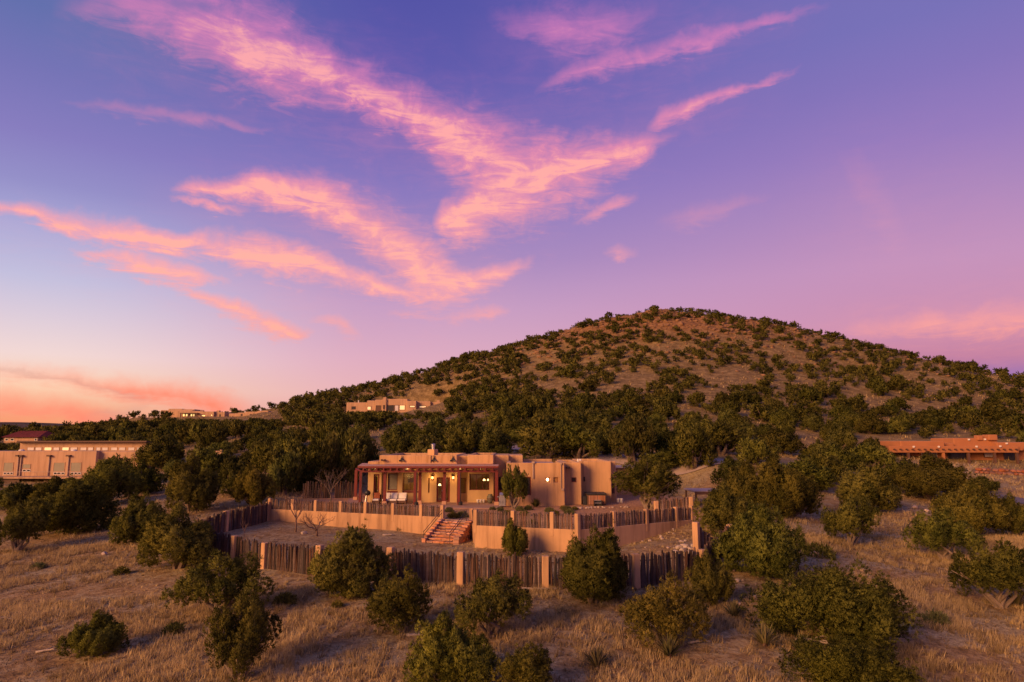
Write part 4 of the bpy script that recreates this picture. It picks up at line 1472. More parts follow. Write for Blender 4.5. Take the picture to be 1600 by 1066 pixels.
# portico: patio slab, roof, beams, rafters, posts
poly = [(X(545, 69), 69.5), (X(553, 66), 63.2), (X(566, 62), 60.2), (X(776, 60), 59.6), (X(789, 62), 61.6), (X(789, 62), 66.8), (x_w1[0], 66.8)]
slab = MB().prism(poly, ZF - 0.35, ZF).build('patio', M['patio'], house)
DP = 62.2
zc_f = Zp(730.3, DP)                 # underside of the fascia
zr_f, zr_b = Zp(728.0, DP), Zp(725.6, DW - 0.13)
xr0, xr1 = X(559.5, DP), X(778.3, DP)
xb0 = X(552.5, DW)
vs = [(xr0, DP - 0.3, zr_f - 0.12), (xr1, DP - 0.3, zr_f - 0.12), (xr1, DW - 0.125, zr_b - 0.12), (xb0, DW + 2.4, zr_b - 0.12),
      (xr0, DP - 0.3, zr_f), (xr1, DP - 0.3, zr_f), (xr1, DW - 0.125, zr_b), (xb0, DW + 2.4, zr_b)]
# roof sheet split in front and side piece so that it stays clear of the wall
mb = MB()
xm0 = x_w1[0] - 0.01
mb.raw([(xr0, DP - 0.3, zr_f - 0.1), (xr1, DP - 0.3, zr_f - 0.1), (xr1, DW - 0.13, zr_b - 0.1), (xm0, DW - 0.13, zr_b - 0.1), (xm0, DW + 3.5, zr_b - 0.1), (xb0, DW + 3.5, zr_b - 0.1),
        (xr0, DP - 0.3, zr_f), (xr1, DP - 0.3, zr_f), (xr1, DW - 0.13, zr_b), (xm0, DW - 0.13, zr_b), (xm0, DW + 3.5, zr_b), (xb0, DW + 3.5, zr_b)],
       [(0, 5, 4, 3), (0, 3, 2, 1), (6, 9, 10, 11), (6, 7, 8, 9), (0, 1, 7, 6), (1, 2, 8, 7), (2, 3, 9, 8), (3, 4, 10, 9), (4, 5, 11, 10), (5, 0, 6, 11)])
pr = mb.build('portico_roof', M['cap'], house)
MB().raw([(xr0 - 0.02, DP - 0.34, zr_f - 0.2), (xr1 + 0.02, DP - 0.34, zr_f - 0.2), (xr1 + 0.02, DP - 0.302, zr_f - 0.2), (xr0 - 0.02, DP - 0.302, zr_f - 0.2),
          (xr0 - 0.02, DP - 0.34, zr_f - 0.02), (xr1 + 0.02, DP - 0.34, zr_f - 0.02), (xr1 + 0.02, DP - 0.302, zr_f - 0.02), (xr0 - 0.02, DP - 0.302, zr_f - 0.02)],
         [(3, 2, 1, 0), (4, 5, 6, 7), (0, 1, 5, 4), (2, 3, 7, 6), (0, 4, 7, 3), (1, 2, 6, 5)]).build('fascia', M['red'], pr)
zbm0, zbm1 = Zp(738.2, DP), Zp(735.0, DP)
bm0 = X(562, DP)
box('beam', M['red'], house, bm0, X(657, DP), DP - 0.02, DP + 0.16, zbm0, zbm1)
box('beam', M['red'], house, X(657, DP) + 0.003, X(777.5, DP), DP + 0.03, DP + 0.21, zbm0, zbm1 + 0.01)
mb = MB()
xq = X(556.5, 68)
mb.tube([(bm0 + 0.1, DP + 0.2, (zbm0 + zbm1) / 2), (xq, 67.8, (zbm0 + zbm1) / 2)], [0.1, 0.1], 4)
mb.build('beam', M['red'], house)
px = 568
while px < 776:
    x = X(px, DP)
    box('rafter', M['red'], house, x - 0.06, x + 0.06, DP - 0.29, DW - 0.23, zbm1 + 0.012, zr_f - 0.115)
    px += 10.6
for px, d, dark in ((556, 67.8, 0), (563.5, DP + 0.05, 1), (601.5, DP + 0.55, 0), (648.5, DP + 0.05, 1), (656.3, DP + 1.3, 0), (694.5, DP + 0.75, 0), (717, DP + 0.1, 1), (776, DP + 0.1, 0)):
    x = X(px, d, 760)
    w = 0.12 if dark else 0.13
    po = box('post', M['red'], house, x - w, x + w, d - w, d + w, ZF + (0.02 if dark else 0.30), zbm0 - 0.003, 0.015)
    if dark:
        MB().tube([(x + 0.17, d - 0.12, ZF + 0.02), (x + 0.15, d - 0.13, zbm0)], [0.035, 0.03], 6).build('rain_chain', M['black'], po)
        MB().lathe(x + 0.17, d - 0.16, [(0.16, ZF + 0.005), (0.2, ZF + 0.22), (0.12, ZF + 0.30)], 8).build('drain_bowl', M['black'], po)
    else:
        box('footing', M['cap'], po, x - w - 0.07, x + w + 0.07, d - w - 0.07, d + w + 0.07, ZF - 0.004, ZF + 0.297, 0.02)
# wall sconces, lit
for px in (676, 708.3):
    x, z = X(px, DW, 747), Zp(748.5, DW)
    mb = MB()
    mb.box(x - 0.09, x + 0.09, DW - 0.03, DW - 0.003, z - 0.02, z + 0.36)
    mb.lathe(x, DW - 0.14, [(0.02, z + 0.42), (0.13, z + 0.26), (0.13, z + 0.23)], 8)
    mb.lathe(x, DW - 0.14, [(0.05, z - 0.06), (0.1, z - 0.02), (0.1, z + 0.01)], 8)
    sc = mb.build('sconce', M['black'], house)
    MB().lathe(x, DW - 0.14, [(0.09, z + 0.012), (0.11, z + 0.12), (0.09, z + 0.228)], 10).build('lamp_glass', M['sconce'], sc)
    l = bpy.data.lights.new('sconce_light', 'POINT')
    l.energy = 22
    l.color = (1.0, 0.52, 0.18)
    l.shadow_soft_size = 0.1
    lo = bpy.data.objects.new('sconce_light', l)
    COL.objects.link(lo)
    lo.location = (x, DW - 0.42, z + 0.12)
    lo.parent = sc
    lo.matrix_parent_inverse = parent_inv(sc)


def lamp(name, x, y, z, e, col=(1.0, 0.6, 0.22), size=0.15, parent=None):
    l = bpy.data.lights.new(name, 'POINT')
    l.energy = e
    l.color = col
    l.shadow_soft_size = size
    o = bpy.data.objects.new(name, l)
    COL.objects.link(o)
    o.location = (x, y, z)
    if parent is not None:
        o.parent = parent
        o.matrix_parent_inverse = parent_inv(parent)
    return o


# recessed porch lights in the ceiling
for px in (585, 640, 725, 750):
    x = X(px, 64)
    c = MB().lathe(x, 64.1, [(0.10, zr_f - 0.10), (0.10, zr_f - 0.125), (0.08, zr_f - 0.13)], 10).build('ceiling_light', M['lamp'], house)
    lamp('porch_light', x, 64.1, zr_f - 0.32, 16, (1.0, 0.56, 0.18), 0.1, c)
# table lamps and pictures seen through the glass: things of their own
for px, py, d, s, lab in ((756.5, 751, 67.0, 1.0, 'white shaded lamp hanging in the triple window of the house'), (763, 751, 67.2, 1.0, 'white shaded lamp beside another in the triple window of the house'),
                          (687, 759, 68.0, 1.2, 'white shaded table lamp glowing behind the red framed door')):
    x, z = X(px, d, py), Zp(py, d)
    t = thing('table_lamp', lab, 'lamp', (x, d, ZF))
    MB().lathe(x, d, [(0.13 * s, z), (0.08 * s, z + 0.15 * s)], 12).build('lamp_shade', M['lamp'], t)
    mb = MB()
    mb.tube([(x, d, ZF + 0.02), (x, d, z)], [0.025, 0.02], 6)
    mb.lathe(x, d, [(0.16, ZF + 0.01), (0.14, ZF + 0.04)], 10)
    mb.build('lamp_stand', M['brown'], t)
    lamp('lamp_light', x, d - 0.3, z + 0.1, 7, parent=t)
lamp('room_light', X(640, 67), 67.3, ZF + 2.3, 42, (1.0, 0.68, 0.25), 0.3, house)
lamp('room_light', X(600, 67), 67.3, ZF + 2.3, 30, (1.0, 0.68, 0.25), 0.3, house)
pic = thing('framed_picture', 'dark framed picture on the yellow inner wall of the house', 'picture', (X(641.5, 69.5), 69.58, ZF + 1.9))
pbox('frame', M['black'], pic, 637.5, 646, 747, 753.5, 69.5, 0.098)
pbox('canvas', M['brown'], pic, 638.3, 645.2, 747.8, 752.7, 69.49, 0.009)

# ------------------------------------------------------------------ patio furniture
def cushion(parent, x0, x1, y0, y1, z0, z1, m='white', name='cushion', tilt=0.0):
    o = MB().box(x0, x1, y0, y1, z0, z1).build(name, M[m], parent, min(0.07, (z1 - z0) * 0.4))
    if tilt:
        o.rotation_euler = (0, 0, 0)
    return o


def sofa(px0, px1, d, lab, ncush, pillow_m):
    x0, x1 = X(px0, d, 775), X(px1, d, 775)
    t = thing('patio_sofa', lab, 'sofa', ((x0 + x1) / 2, d, ZF))
    box('frame', M['brown'], t, x0 - 0.05, x1 + 0.05, d, d + 0.85, ZF + 0.14, ZF + 0.30)
    for a in (x0, x1 - 0.08):
        for b in (d + 0.03, d + 0.75):
            box('leg', M['brown'], t, a, a + 0.08, b, b + 0.08, ZF, ZF + 0.138)
    box('backrest', M['brown'], t, x0 - 0.05, x1 + 0.05, d + 0.78, d + 0.85, ZF + 0.302, ZF + 0.8)
    w = (x1 - x0) / ncush
    for i in range(ncush):
        cushion(t, x0 + i * w + 0.01, x0 + (i + 1) * w - 0.01, d - 0.03, d + 0.72, ZF + 0.303, ZF + 0.47, name='seat_cushion')
        cx = x0 + (i + 0.5) * w
        mb = MB()
        n = 5
        vs, fs = [], []
        for s in (-1, 1):
            for a in range(n):
                for b in range(n):
                    u, v = a / (n - 1) * 2 - 1, b / (n - 1) * 2 - 1
                    th = 0.11 * (1 - u * u * 0.95) ** 0.5 * (1 - v * v * 0.95) ** 0.5
                    zz = ZF + 0.48 + (v + 1) * 0.25
                    vs.append((cx + u * w * 0.46, d + 0.52 + (v + 1) * 0.08 + s * th, zz))
        for s in (0, 1):
            for a in range(n - 1):
                for b in range(n - 1):
                    q = [s * 25 + a * n + b, s * 25 + (a + 1) * n + b, s * 25 + (a + 1) * n + b + 1, s * 25 + a * n + b + 1]
                    fs.append(tuple(q if s == 0 else q[::-1]))
        mb.raw(vs, fs)
        mb.build('back_cushion', M[pillow_m[i % len(pillow_m)]], t, smooth=True)
    return t


sofa(597, 620, 62.9, 'white cushioned patio sofa under the red portico roof', 2, ['white', 'white'])
sofa(620.5, 634, 63.0, 'white cushioned patio armchair next to the long sofa on the patio', 1, ['white'])
sofa(582, 592, 63.0, 'patio chair with an orange cushion beside the white sofa', 1, ['orange'])
# round wire chair by the corner
x, y = X(575.5, 64.5), 64.3
t = thing('kettle_grill', 'round dark kettle grill at the corner of the patio', 'grill', (x, y, ZF))
MB().lathe(x, y, [(0.06, ZF + 0.66), (0.24, ZF + 0.74), (0.3, ZF + 0.9)], 12).build('bowl', M['black'], t)
MB().lathe(x, y, [(0.305, ZF + 0.903), (0.26, ZF + 1.05), (0.1, ZF + 1.14), (0.03, ZF + 1.18)], 12).build('lid', M['black'], t)
for k in range(3):
    a = 2.1 * k
    MB().tube([(x + 0.3 * math.cos(a), y + 0.3 * math.sin(a), ZF), (x + 0.15 * math.cos(a), y + 0.15 * math.sin(a), ZF + 0.75)], [0.02, 0.02], 5).build('leg', M['steel'], t)
# three white pots and an urn
for k, px in enumerate((746.8, 751.4, 756.0)):
    x, y = X(px, 64.6, 782), 64.6
    t = tag(MB().lathe(x, y, [(0.10, ZF), (0.135, ZF + 0.28), (0.14, ZF + 0.30), (0.12, ZF + 0.30), (0.11, ZF + 0.26)], 12).build('white_pot', M['white'], smooth=True),
            'small white pot in the row of three under the triple window', 'pot', 'white pots under the triple window')
x, y = X(766, 64.0, 777), 63.9
t = thing('urn', 'large dark olive urn beside the last red portico post', 'urn', (x, y, ZF))
MB().lathe(x, y, [(0.16, ZF), (0.24, ZF + 0.15), (0.32, ZF + 0.42), (0.30, ZF + 0.64), (0.19, ZF + 0.76), (0.21, ZF + 0.83), (0.17, ZF + 0.83)], 16).build('body', M['pot'], t, smooth=True)
MB().lathe(x, y, [(0.322, ZF + 0.40), (0.333, ZF + 0.44), (0.322, ZF + 0.48)], 16).build('band', M['brown'], t, smooth=True)
# stainless gas grill
x0, x1, yg = X(779.5, 62.5), X(791.5, 62.5), 60.6
t = thing('gas_grill', 'stainless steel gas grill with side shelves next to the portico', 'grill', ((x0 + x1) / 2, yg, ZF))
box('cabinet', M['steel'], t, x0 + 0.06, x1 - 0.06, yg, yg + 0.55, ZF + 0.06, ZF + 0.82, 0.01)
for a in (x0 + 0.09, (x0 + x1) / 2 + 0.01):
    dd = box('door', M['steel'], t, a, a + (x1 - x0) / 2 - 0.1, yg - 0.02, yg - 0.002, ZF + 0.12, ZF + 0.66)
    box('handle', M['black'], dd, a + 0.02, a + 0.04, yg - 0.06, yg - 0.022, ZF + 0.3, ZF + 0.52)
box('shelf', M['steel'], t, x0 - 0.12, x1 + 0.12, yg - 0.03, yg + 0.52, ZF + 0.823, ZF + 0.87)
mb = MB()
pr_ = [(yg + 0.02, ZF + 0.872), (yg + 0.02, ZF + 1.0), (yg + 0.16, ZF + 1.17), (yg + 0.4, ZF + 1.2), (yg + 0.52, ZF + 1.1), (yg + 0.52, ZF + 0.872)]
vs = [(x0 + 0.1, a, b) for a, b in pr_] + [(x1 - 0.1, a, b) for a, b in pr_]
mb.raw(vs, [tuple(range(6)), tuple(range(6, 12))[::-1]] + [(i, 6 + i, 6 + (i + 1) % 6, (i + 1) % 6) for i in range(6)])
hd = mb.build('hood', M['steel'], t)
MB().tube([(x0 + 0.2, yg - 0.05, ZF + 1.0), (x1 - 0.2, yg - 0.05, ZF + 1.0)], [0.02, 0.02], 6).build('handle', M['steel'], hd)
for a in (x0 + 0.08, x1 - 0.12):
    MB().tube([(a, yg + 0.1, ZF + 0.05), (a + 0.05, yg + 0.1, ZF + 0.05)], [0.06, 0.06], 10).build('wheel', M['black'], t)

# hot tub with cover and steps
x0, x1 = X(916.8, 63.3, 780), X(945.5, 63.3, 780)
yt = 62.6
t = thing('hot_tub', 'wood sided hot tub with a dark cover against the house', 'hot tub', ((x0 + x1) / 2, yt, ZF))
box('cabinet', M['brown'], t, x0, x1, yt, yt + 1.9, ZF - 0.1, ZF + 0.86, 0.03)
nsl = 14
wsl = (x1 - x0 - 0.2) / nsl
pl = MB().box(-wsl * 0.46, wsl * 0.46, -0.02, 0.0, 0, 0.78).mesh('slat', mat('tub_wood', (0.28, 0.105, 0.045, 1), 0.7, 0.25, 5, rand=0.3))
for k in range(nsl):
    s_ = bpy.data.objects.new('slat', pl)
    s_.parent = t
    s_.matrix_parent_inverse = parent_inv(t)
    s_.location = (x0 + 0.1 + (k + 0.5) * wsl, yt - 0.003, ZF + 0.02)
    COL.objects.link(s_)
for a, b in ((x0 - 0.05, (x0 + x1) / 2 - 0.01), ((x0 + x1) / 2 + 0.01, x1 + 0.05)):
    box('cover', M['black'], t, a, b, yt - 0.06, yt + 1.96, ZF + 0.864, ZF + 1.0, 0.03)
st = thing('tub_steps', 'small grey two tread step unit in front of the hot tub', 'steps', ((x0 + x1) / 2, yt - 0.6, ZF))
xs_ = X(927.5, 62.6), X(937.5, 62.6)
box('tread', M['steel'], st, xs_[0], xs_[1], yt - 0.62, yt - 0.32, ZF + 0.17, ZF + 0.22)
box('tread', M['steel'], st, xs_[0], xs_[1], yt - 0.33, yt - 0.04, ZF + 0.38, ZF + 0.43)
for a in (xs_[0] - 0.045, xs_[1] + 0.005):
    box('side', M['black'], st, a, a + 0.04, yt - 0.62, yt - 0.04, ZF - 0.08, ZF + 0.4)
box('riser', M['black'], st, xs_[0], xs_[1], yt - 0.34, yt - 0.335, ZF - 0.08, ZF + 0.375)
# cooler / filter cabinet between block B and the tub
x0 = X(910.3, 63.6, 780)
t = thing('filter_cabinet', 'black plastic cabinet squeezed between hot tub and house', 'cabinet', (x0 + 0.15, 63.2, ZF))
box('body', M['black'], t, x0, x0 + 0.32, 63.0, 63.35, ZF - 0.1, ZF + 0.68, 0.02)
box('lid', M['black'], t, x0 - 0.02, x0 + 0.34, 62.97, 63.38, ZF + 0.683, ZF + 0.74, 0.015)
for k, px in enumerate((966.3, 971.2)):
    x = X(px, 65.5, 779)
    z = H(x, 65.6)
    o = thing('bucket', 'white plastic bucket in the pair beside the end of the house', 'bucket', (x, 65.6, z), 0, 'white buckets beside the house end')
    MB().lathe(x, 65.6, [(0.11, z), (0.14, z + 0.34), (0.15, z + 0.35), (0.15, z + 0.37), (0.12, z + 0.37), (0.11, z + 0.3)], 12).build('body', M['white'], o)
    MB().tube([(x - 0.15, 65.58, z + 0.35), (x - 0.1, 65.45, z + 0.2), (x + 0.1, 65.45, z + 0.2), (x + 0.15, 65.58, z + 0.35)], [0.01] * 4, 4).build('handle', M['steel'], o)

# garage behind
g = thing('garage', 'low stucco outbuilding with a pale flat roof behind the house end', 'building', (X(985, 75), 75, Z0))
pbox('wall', M['stucco'], g, 957, 1012, 731.5, 785, 74.8, 6, 0.05, z0=H(X(985, 75), 75) - 0.6)
mb = MB()
mb.box(X(955, 74.8), X(1014, 74.8), 74.3, 81.2, Zp(731.3, 74.8), Zp(729.8, 74.8))
mb.build('roof', M['roof'], g)
box('door', M['brown'], g, X(990, 74.8), X(1003, 74.8), 74.76, 74.798, H(X(985, 75), 75), Zp(742, 74.8))

# ------------------------------------------------------------------ retaining walls with picket tops
PICK = []
for s in range(7):
    rn = random.Random(50 + s)
    mb = MB()
    bx_, by_ = rn.uniform(-.012, .012), rn.uniform(-.012, .012)
    mb.tube([(0, 0, 0), (bx_, by_, 0.5), (rn.uniform(-.01, .01), rn.uniform(-.01, .01), 0.97), (0.004, 0, 1.0)], [0.042, 0.040, 0.034, 0.018], 6)
    PICK.append(mb.mesh('picket', M['picket']))
PICKP = [me.copy() for me in PICK]
for me in PICKP:
    me.materials[0] = M['picket_pale']


PICKM = PICK + PICK + PICKP[:1]


def add_pickets(parent, a, b, zfun, hfun, rn, meshes, spacing=0.088, lean=0.05, thick=1.0):
    a, b = Vector((a[0], a[1])), Vector((b[0], b[1]))
    L = (b - a).length
    n = max(2, int(L / spacing))
    inv = parent_inv(parent)
    for i in range(n):
        t = (i + 0.5 + rn.uniform(-0.15, 0.15)) / n
        p = a.lerp(b, t)
        o = bpy.data.objects.new('picket', meshes[rn.randrange(len(meshes))])
        o.parent = parent
        o.matrix_parent_inverse = inv
        zb = zfun(p.x, p.y, t)
        hh = hfun(t) * (1 + rn.uniform(-0.085, 0.075)) * (1.07 if rn.random() < 0.06 else 1)
        s = rn.uniform(0.9, 1.3) * thick
        o.location = (p.x + rn.uniform(-.012, .012), p.y + rn.uniform(-.015, .015), zb)
        o.rotation_euler = (rn.gauss(0, lean * 0.6), rn.gauss(0, lean), rn.uniform(0, 6.28))
        o.scale = (s, s, hh)
        COL.objects.link(o)
    return n


def rails(parent, a, b, za, zb, m='brown'):
    d = Vector((b[0] - a[0], b[1] - a[1]))
    nrm = Vector((-d.y, d.x)).normalized() * 0.07
    if nrm.y < 0:
        nrm = -nrm
    MB().tube([(a[0] + nrm.x, a[1] + nrm.y, za), (b[0] + nrm.x, b[1] + nrm.y, zb)], [0.025, 0.025], 5).build('rail', M[m], parent)


def strip_wall(mb, a, b, zt_a, zt_b, zb, th=0.24):
    """a straight wall from a to b, front face on the line a-b, going back by th"""
    d = Vector((b[0] - a[0], b[1] - a[1])).normalized()
    nx, ny = -d.y * th, d.x * th
    vs = []
    for z in (0, 1):
        for (p, zt) in ((a, zt_a), (b, zt_b)):
            vs.append((p[0], p[1], zt if z else zb))
            vs.append((p[0] + nx, p[1] + ny, zt if z else zb))
    mb.raw(vs, [(0, 1, 3, 2), (4, 6, 7, 5), (0, 2, 6, 4), (1, 5, 7, 3), (0, 4, 5, 1), (2, 3, 7, 6)])


def post_at(parent, x, y, z0, z1, w=0.15, rz=0.0, m='stucco_wall', dep=None):
    dep = dep or w
    return MB().box(x - w, x + w, y - dep, y + dep, z0, z1, rz=rz).build('post', M[m], parent, 0.035)


def lerp_px(px, A, B, pxa, pxb):
    """point on the straight wall line A-B that shows at photo column px"""
    u = (px - 800) / FPX
    lo, hi = 0.0, 1.0
    for _ in range(40):
        t = (lo + hi) / 2
        q = A.lerp(B, t)
        ppx = proj(q.x, q.y, q.z)[0]
        if (ppx < px):
            lo = t
        else:
            hi = t
    return A.lerp(B, (lo + hi) / 2)


rnP = random.Random(77)


def topped_wall(name, label, corners, posts_px, hp, zb, gap=None):
    """stucco retaining wall along corners (Vectors, z = wall top), pillars and pickets on it"""
    c0 = corners[0]
    t = thing(name, label, 'wall', (c0.x, c0.y, zb + 0.4))
    for i in range(len(corners) - 1):
        a, b = corners[i], corners[i + 1]
        mb = MB()
        strip_wall(mb, a, b, a.z, b.z, zb, 0.52 if i == 0 else 0.515)
        mb.build('wall', M['stucco_wall'], t, 0.03)
        pts = [a] + [lerp_px(px, a, b, 0, 0) for px in posts_px[i]] + [b]
        ang = math.atan2(b.y - a.y, b.x - a.x)
        nrm = Vector((-(b.y - a.y), b.x - a.x)).normalized()
        for k, p in enumerate(pts):
            if k == len(pts) - 1 and i < len(corners) - 2:
                continue
            big = (k == 0 and i > 0)
            w = 0.13
            q = Vector((p.x, p.y, 0)) + Vector((nrm.x, nrm.y, 0)) * 0.125
            post_at(t, q.x, q.y, p.z - (0.5 if not big else 1.2), p.z + hp[i] + 0.05, w + (0.012 if big else 0), ang, dep=0.14)
        for k in range(len(pts) - 1):
            p, q = pts[k], pts[k + 1]
            d = (q - p)
            L = math.hypot(d.x, d.y)
            if L < 0.5:
                continue
            f = 0.15 / L
            off_ = Vector((nrm.x, nrm.y, 0)) * 0.10
            pa, pb = p.lerp(q, f) + off_, p.lerp(q, 1 - f) + off_
            add_pickets(t, pa, pb, lambda x, y, s, pa=pa, pb=pb: pa.z + (pb.z - pa.z) * s - 0.02, lambda s, hh=hp[i]: hh, rnP, PICKP, 0.094)
            rails(t, pa, pb, pa.z + hp[i] * 0.3, pb.z + hp[i] * 0.3)
            rails(t, pa, pb, pa.z + hp[i] * 0.8, pb.z + hp[i] * 0.8)
    return t


topped_wall('retaining_wall', 'long tan stucco retaining wall topped with pickets left of the stone steps', [WL0, WL1], [[456, 492, 531, 570, 613, 657]], [0.80], -1.0)
topped_wall('retaining_wall', 'cornered tan stucco retaining wall topped with pickets right of the stone steps', [WR0, WR1, WR2], [[800.5, 862], [961, 1012, 1058.6]], [0.95, 0.90], -1.0)
# wall piece behind the steps and the return
bw = thing('retaining_wall', 'short stucco return wall at the head of the stone steps', 'wall', (WB.x, WB.y, 0.3))
mb = MB()
strip_wall(mb, (WL1.x + 0.1, WL1.y + 0.02), (WB.x - 0.01, WB.y), Z0 - 0.05, Z0 - 0.05, -1.0, 0.52)
mb.build('wall', M['stucco_wall'], bw, 0.02)
mb = MB()
strip_wall(mb, (WB.x + 0.02, WB.y + 0.1), (WR0.x + 0.02, WR0.y + 0.27), Z0 - 0.05, Z0 - 0.06, -1.0, 0.4)
mb.build('wall', M['stucco_wall'], bw, 0.02)
post_at(bw, WB.x + 0.05, WB.y + 0.1, 0.5, Z0 + 0.85, 0.13)
pa, pb = Vector((WB.x + 0.24, WB.y - 0.1, Z0 - 0.06)), Vector((WR0.x + 0.14, WR0.y + 0.5, Z0 - 0.06))
add_pickets(bw, pa, pb, lambda x, y, s: Z0 - 0.08, lambda s: 0.8, rnP, PICKP, 0.1)

# ------------------------------------------------------------------ stone steps
SB = P(687, 850, 47.4)
ST = P(714, 809, 50.4)
sdir = Vector((ST.x - SB.x, ST.y - SB.y)).normalized()
sang = math.atan2(sdir.y, sdir.x) - math.pi / 2
zs0 = H(SB.x, SB.y)
NSTEP = 8
run = (Vector((ST.x - SB.x, ST.y - SB.y)).length) / NSTEP
rise = (Z0 - 0.05 - zs0) / NSTEP
steps = thing('stone_steps', 'red sandstone steps climbing from the lower yard to the terrace', 'steps', (SB.x, SB.y, zs0), sang)
rs = random.Random(9)
WID = 1.95


def slab_mesh(w, d, h):
    """irregular flat stone, 12 sided edge"""
    pts = []
    for sx, sy in ((-1, -1), (-0.3, -1.03), (0.35, -0.98), (1, -1), (1.02, 0.1), (1, 1), (0.2, 1.02), (-0.4, 0.98), (-1, 1), (-0.98, 0.1)):
        pts.append((sx * w / 2 + rs.uniform(-.025, .025), sy * d / 2 + rs.uniform(-.02, .02)))
    return MB().prism(pts, 0, h)


def local(o, parent, x, y, z, rz=0.0):
    o.parent = parent
    o.location = (x, y, z)
    o.rotation_euler = (0, 0, rz)


box_core = MB()
for k in range(NSTEP):
    box_core.box(-WID / 2 + 0.06, WID / 2 - 0.06, k * run + 0.07 + 0.001 * k, NSTEP * run + 0.4, -0.5, (k + 1) * rise - 0.07 - 0.001 * k)
c = box_core.build('core', M['stone'])
c.parent = steps
for k in range(NSTEP):
    x = -WID / 2
    while x < WID / 2 - 0.1:
        w = min(rs.uniform(0.32, 0.6), WID / 2 - x)
        if WID / 2 - x - w < 0.2:
            w = WID / 2 - x
        o = slab_mesh(w - 0.02, run + 0.06, 0.075).build('stone', M['flag'])
        local(o, steps, x + w / 2, (k + 0.5) * run + rs.uniform(-.02, .02), (k + 1) * rise - 0.068 + rs.uniform(-.02, .022), rs.uniform(-.05, .05))
        o2 = MB().box(-w / 2 + 0.015, w / 2 - 0.015, -0.045, 0.03, 0, max(0.05, rise - 0.09)).build('stone', M['flag'], None, 0.02)
        local(o2, steps, x + w / 2, k * run + 0.07 + rs.uniform(-.035, .03), k * rise + 0.008, rs.uniform(-.03, .03))
        x += w
# cheek wall of stacked stones on the right, a low one on the left
for side, wx in ((1, WID / 2 + 0.03), (-1, -WID / 2 - 0.30)):
    top_extra = 0.34 if side > 0 else 0.16
    for k in range(NSTEP + 1):
        z = -0.15
        top = min((k + 1) * rise + top_extra, NSTEP * rise + 0.1)
        yy = k * run
        while z < top:
            hh = min(rs.uniform(0.13, 0.24), top - z + 0.02)
            o = MB().box(0, 0.42 if side > 0 else 0.27, -run / 2 - 0.012, run / 2 + 0.012, 0, hh - 0.012).build('stone', M['flag'], None, 0.02)
            local(o, steps, wx + rs.uniform(-.025, .025), yy + rs.uniform(-.04, .04) + 0.1, z, rs.uniform(-.05, .05))
            z += hh
for wx in (-WID / 2 - 0.2, WID / 2 - 0.25):
    mb = MB()
    for q in (0.0, 0.22):
        mb.tube([(wx, -0.05, 0.75 - q), (wx, NSTEP * run, NSTEP * rise + 0.75 - q)], [0.022, 0.022], 6)
    mb.tube([(wx, 0.0, -0.1), (wx, 0.0, 0.8)], [0.022, 0.022], 6)
    mb.tube([(wx, NSTEP * run, NSTEP * rise - 0.2), (wx, NSTEP * run, NSTEP * rise + 0.78)], [0.022, 0.022], 6)
    o = mb.build('handrail', M['black'])
    o.parent = steps

# ------------------------------------------------------------------ coyote fences
def ground_pt(px, d, py=880):
    x = X(px, d, py)
    return Vector((x, d, H(x, d)))


def coyote(label, posts, hts, skip_posts=(), meshes=PICK, spacing=0.086, post_h=0.06, hfun=None, pw=0.16):
    p0 = posts[0]
    t = thing('picket_fence', label, 'fence', (p0.x, p0.y, p0.z))
    for k, p in enumerate(posts):
        if k in skip_posts:
            continue
        q = posts[min(k + 1, len(posts) - 1)]
        o_ = posts[max(k - 1, 0)]
        ang = math.atan2(q.y - o_.y, q.x - o_.x)
        post_at(t, p.x, p.y, p.z - 0.3, p.z + hts[k] + post_h + rnP.uniform(-.05, .05), pw * rnP.uniform(0.94, 1.06), ang + rnP.uniform(-.06, .06))
    for k in range(len(posts) - 1):
        a, b = posts[k], posts[k + 1]
        L = (b - a).length
        f = 0.18 / L
        pa, pb = a.lerp(b, f), a.lerp(b, 1 - f)
        hf = hfun if hfun else (lambda s, k=k: hts[k] + (hts[k + 1] - hts[k]) * s)
        # tops run straight between the pillars, feet stand in the soil
        zt_a, zt_b = a.z, b.z
        inv_top = lambda x, y, s, za=zt_a, zb=zt_b: min(za + (zb - za) * s, 99) - 0.08
        add_pickets(t, pa, pb, inv_top, lambda s, hf=hf: hf(s) + 0.06, rnP, meshes, spacing, 0.04, 1.38)
        for fr in (0.28, 0.8):
            rails(t, pa, pb, a.z + hts[k] * fr, b.z + hts[k + 1] * fr)
    return t


FP = [ground_pt(365, 40.5), ground_pt(413, 38.5), ground_pt(499, 36.5), ground_pt(610, 35), ground_pt(720, 33.4), ground_pt(852, 33.0), ground_pt(993, 33.2), ground_pt(1097, 35.2)]


def post_top(p, py):
    return Zp(py, p.y, 800) - p.z


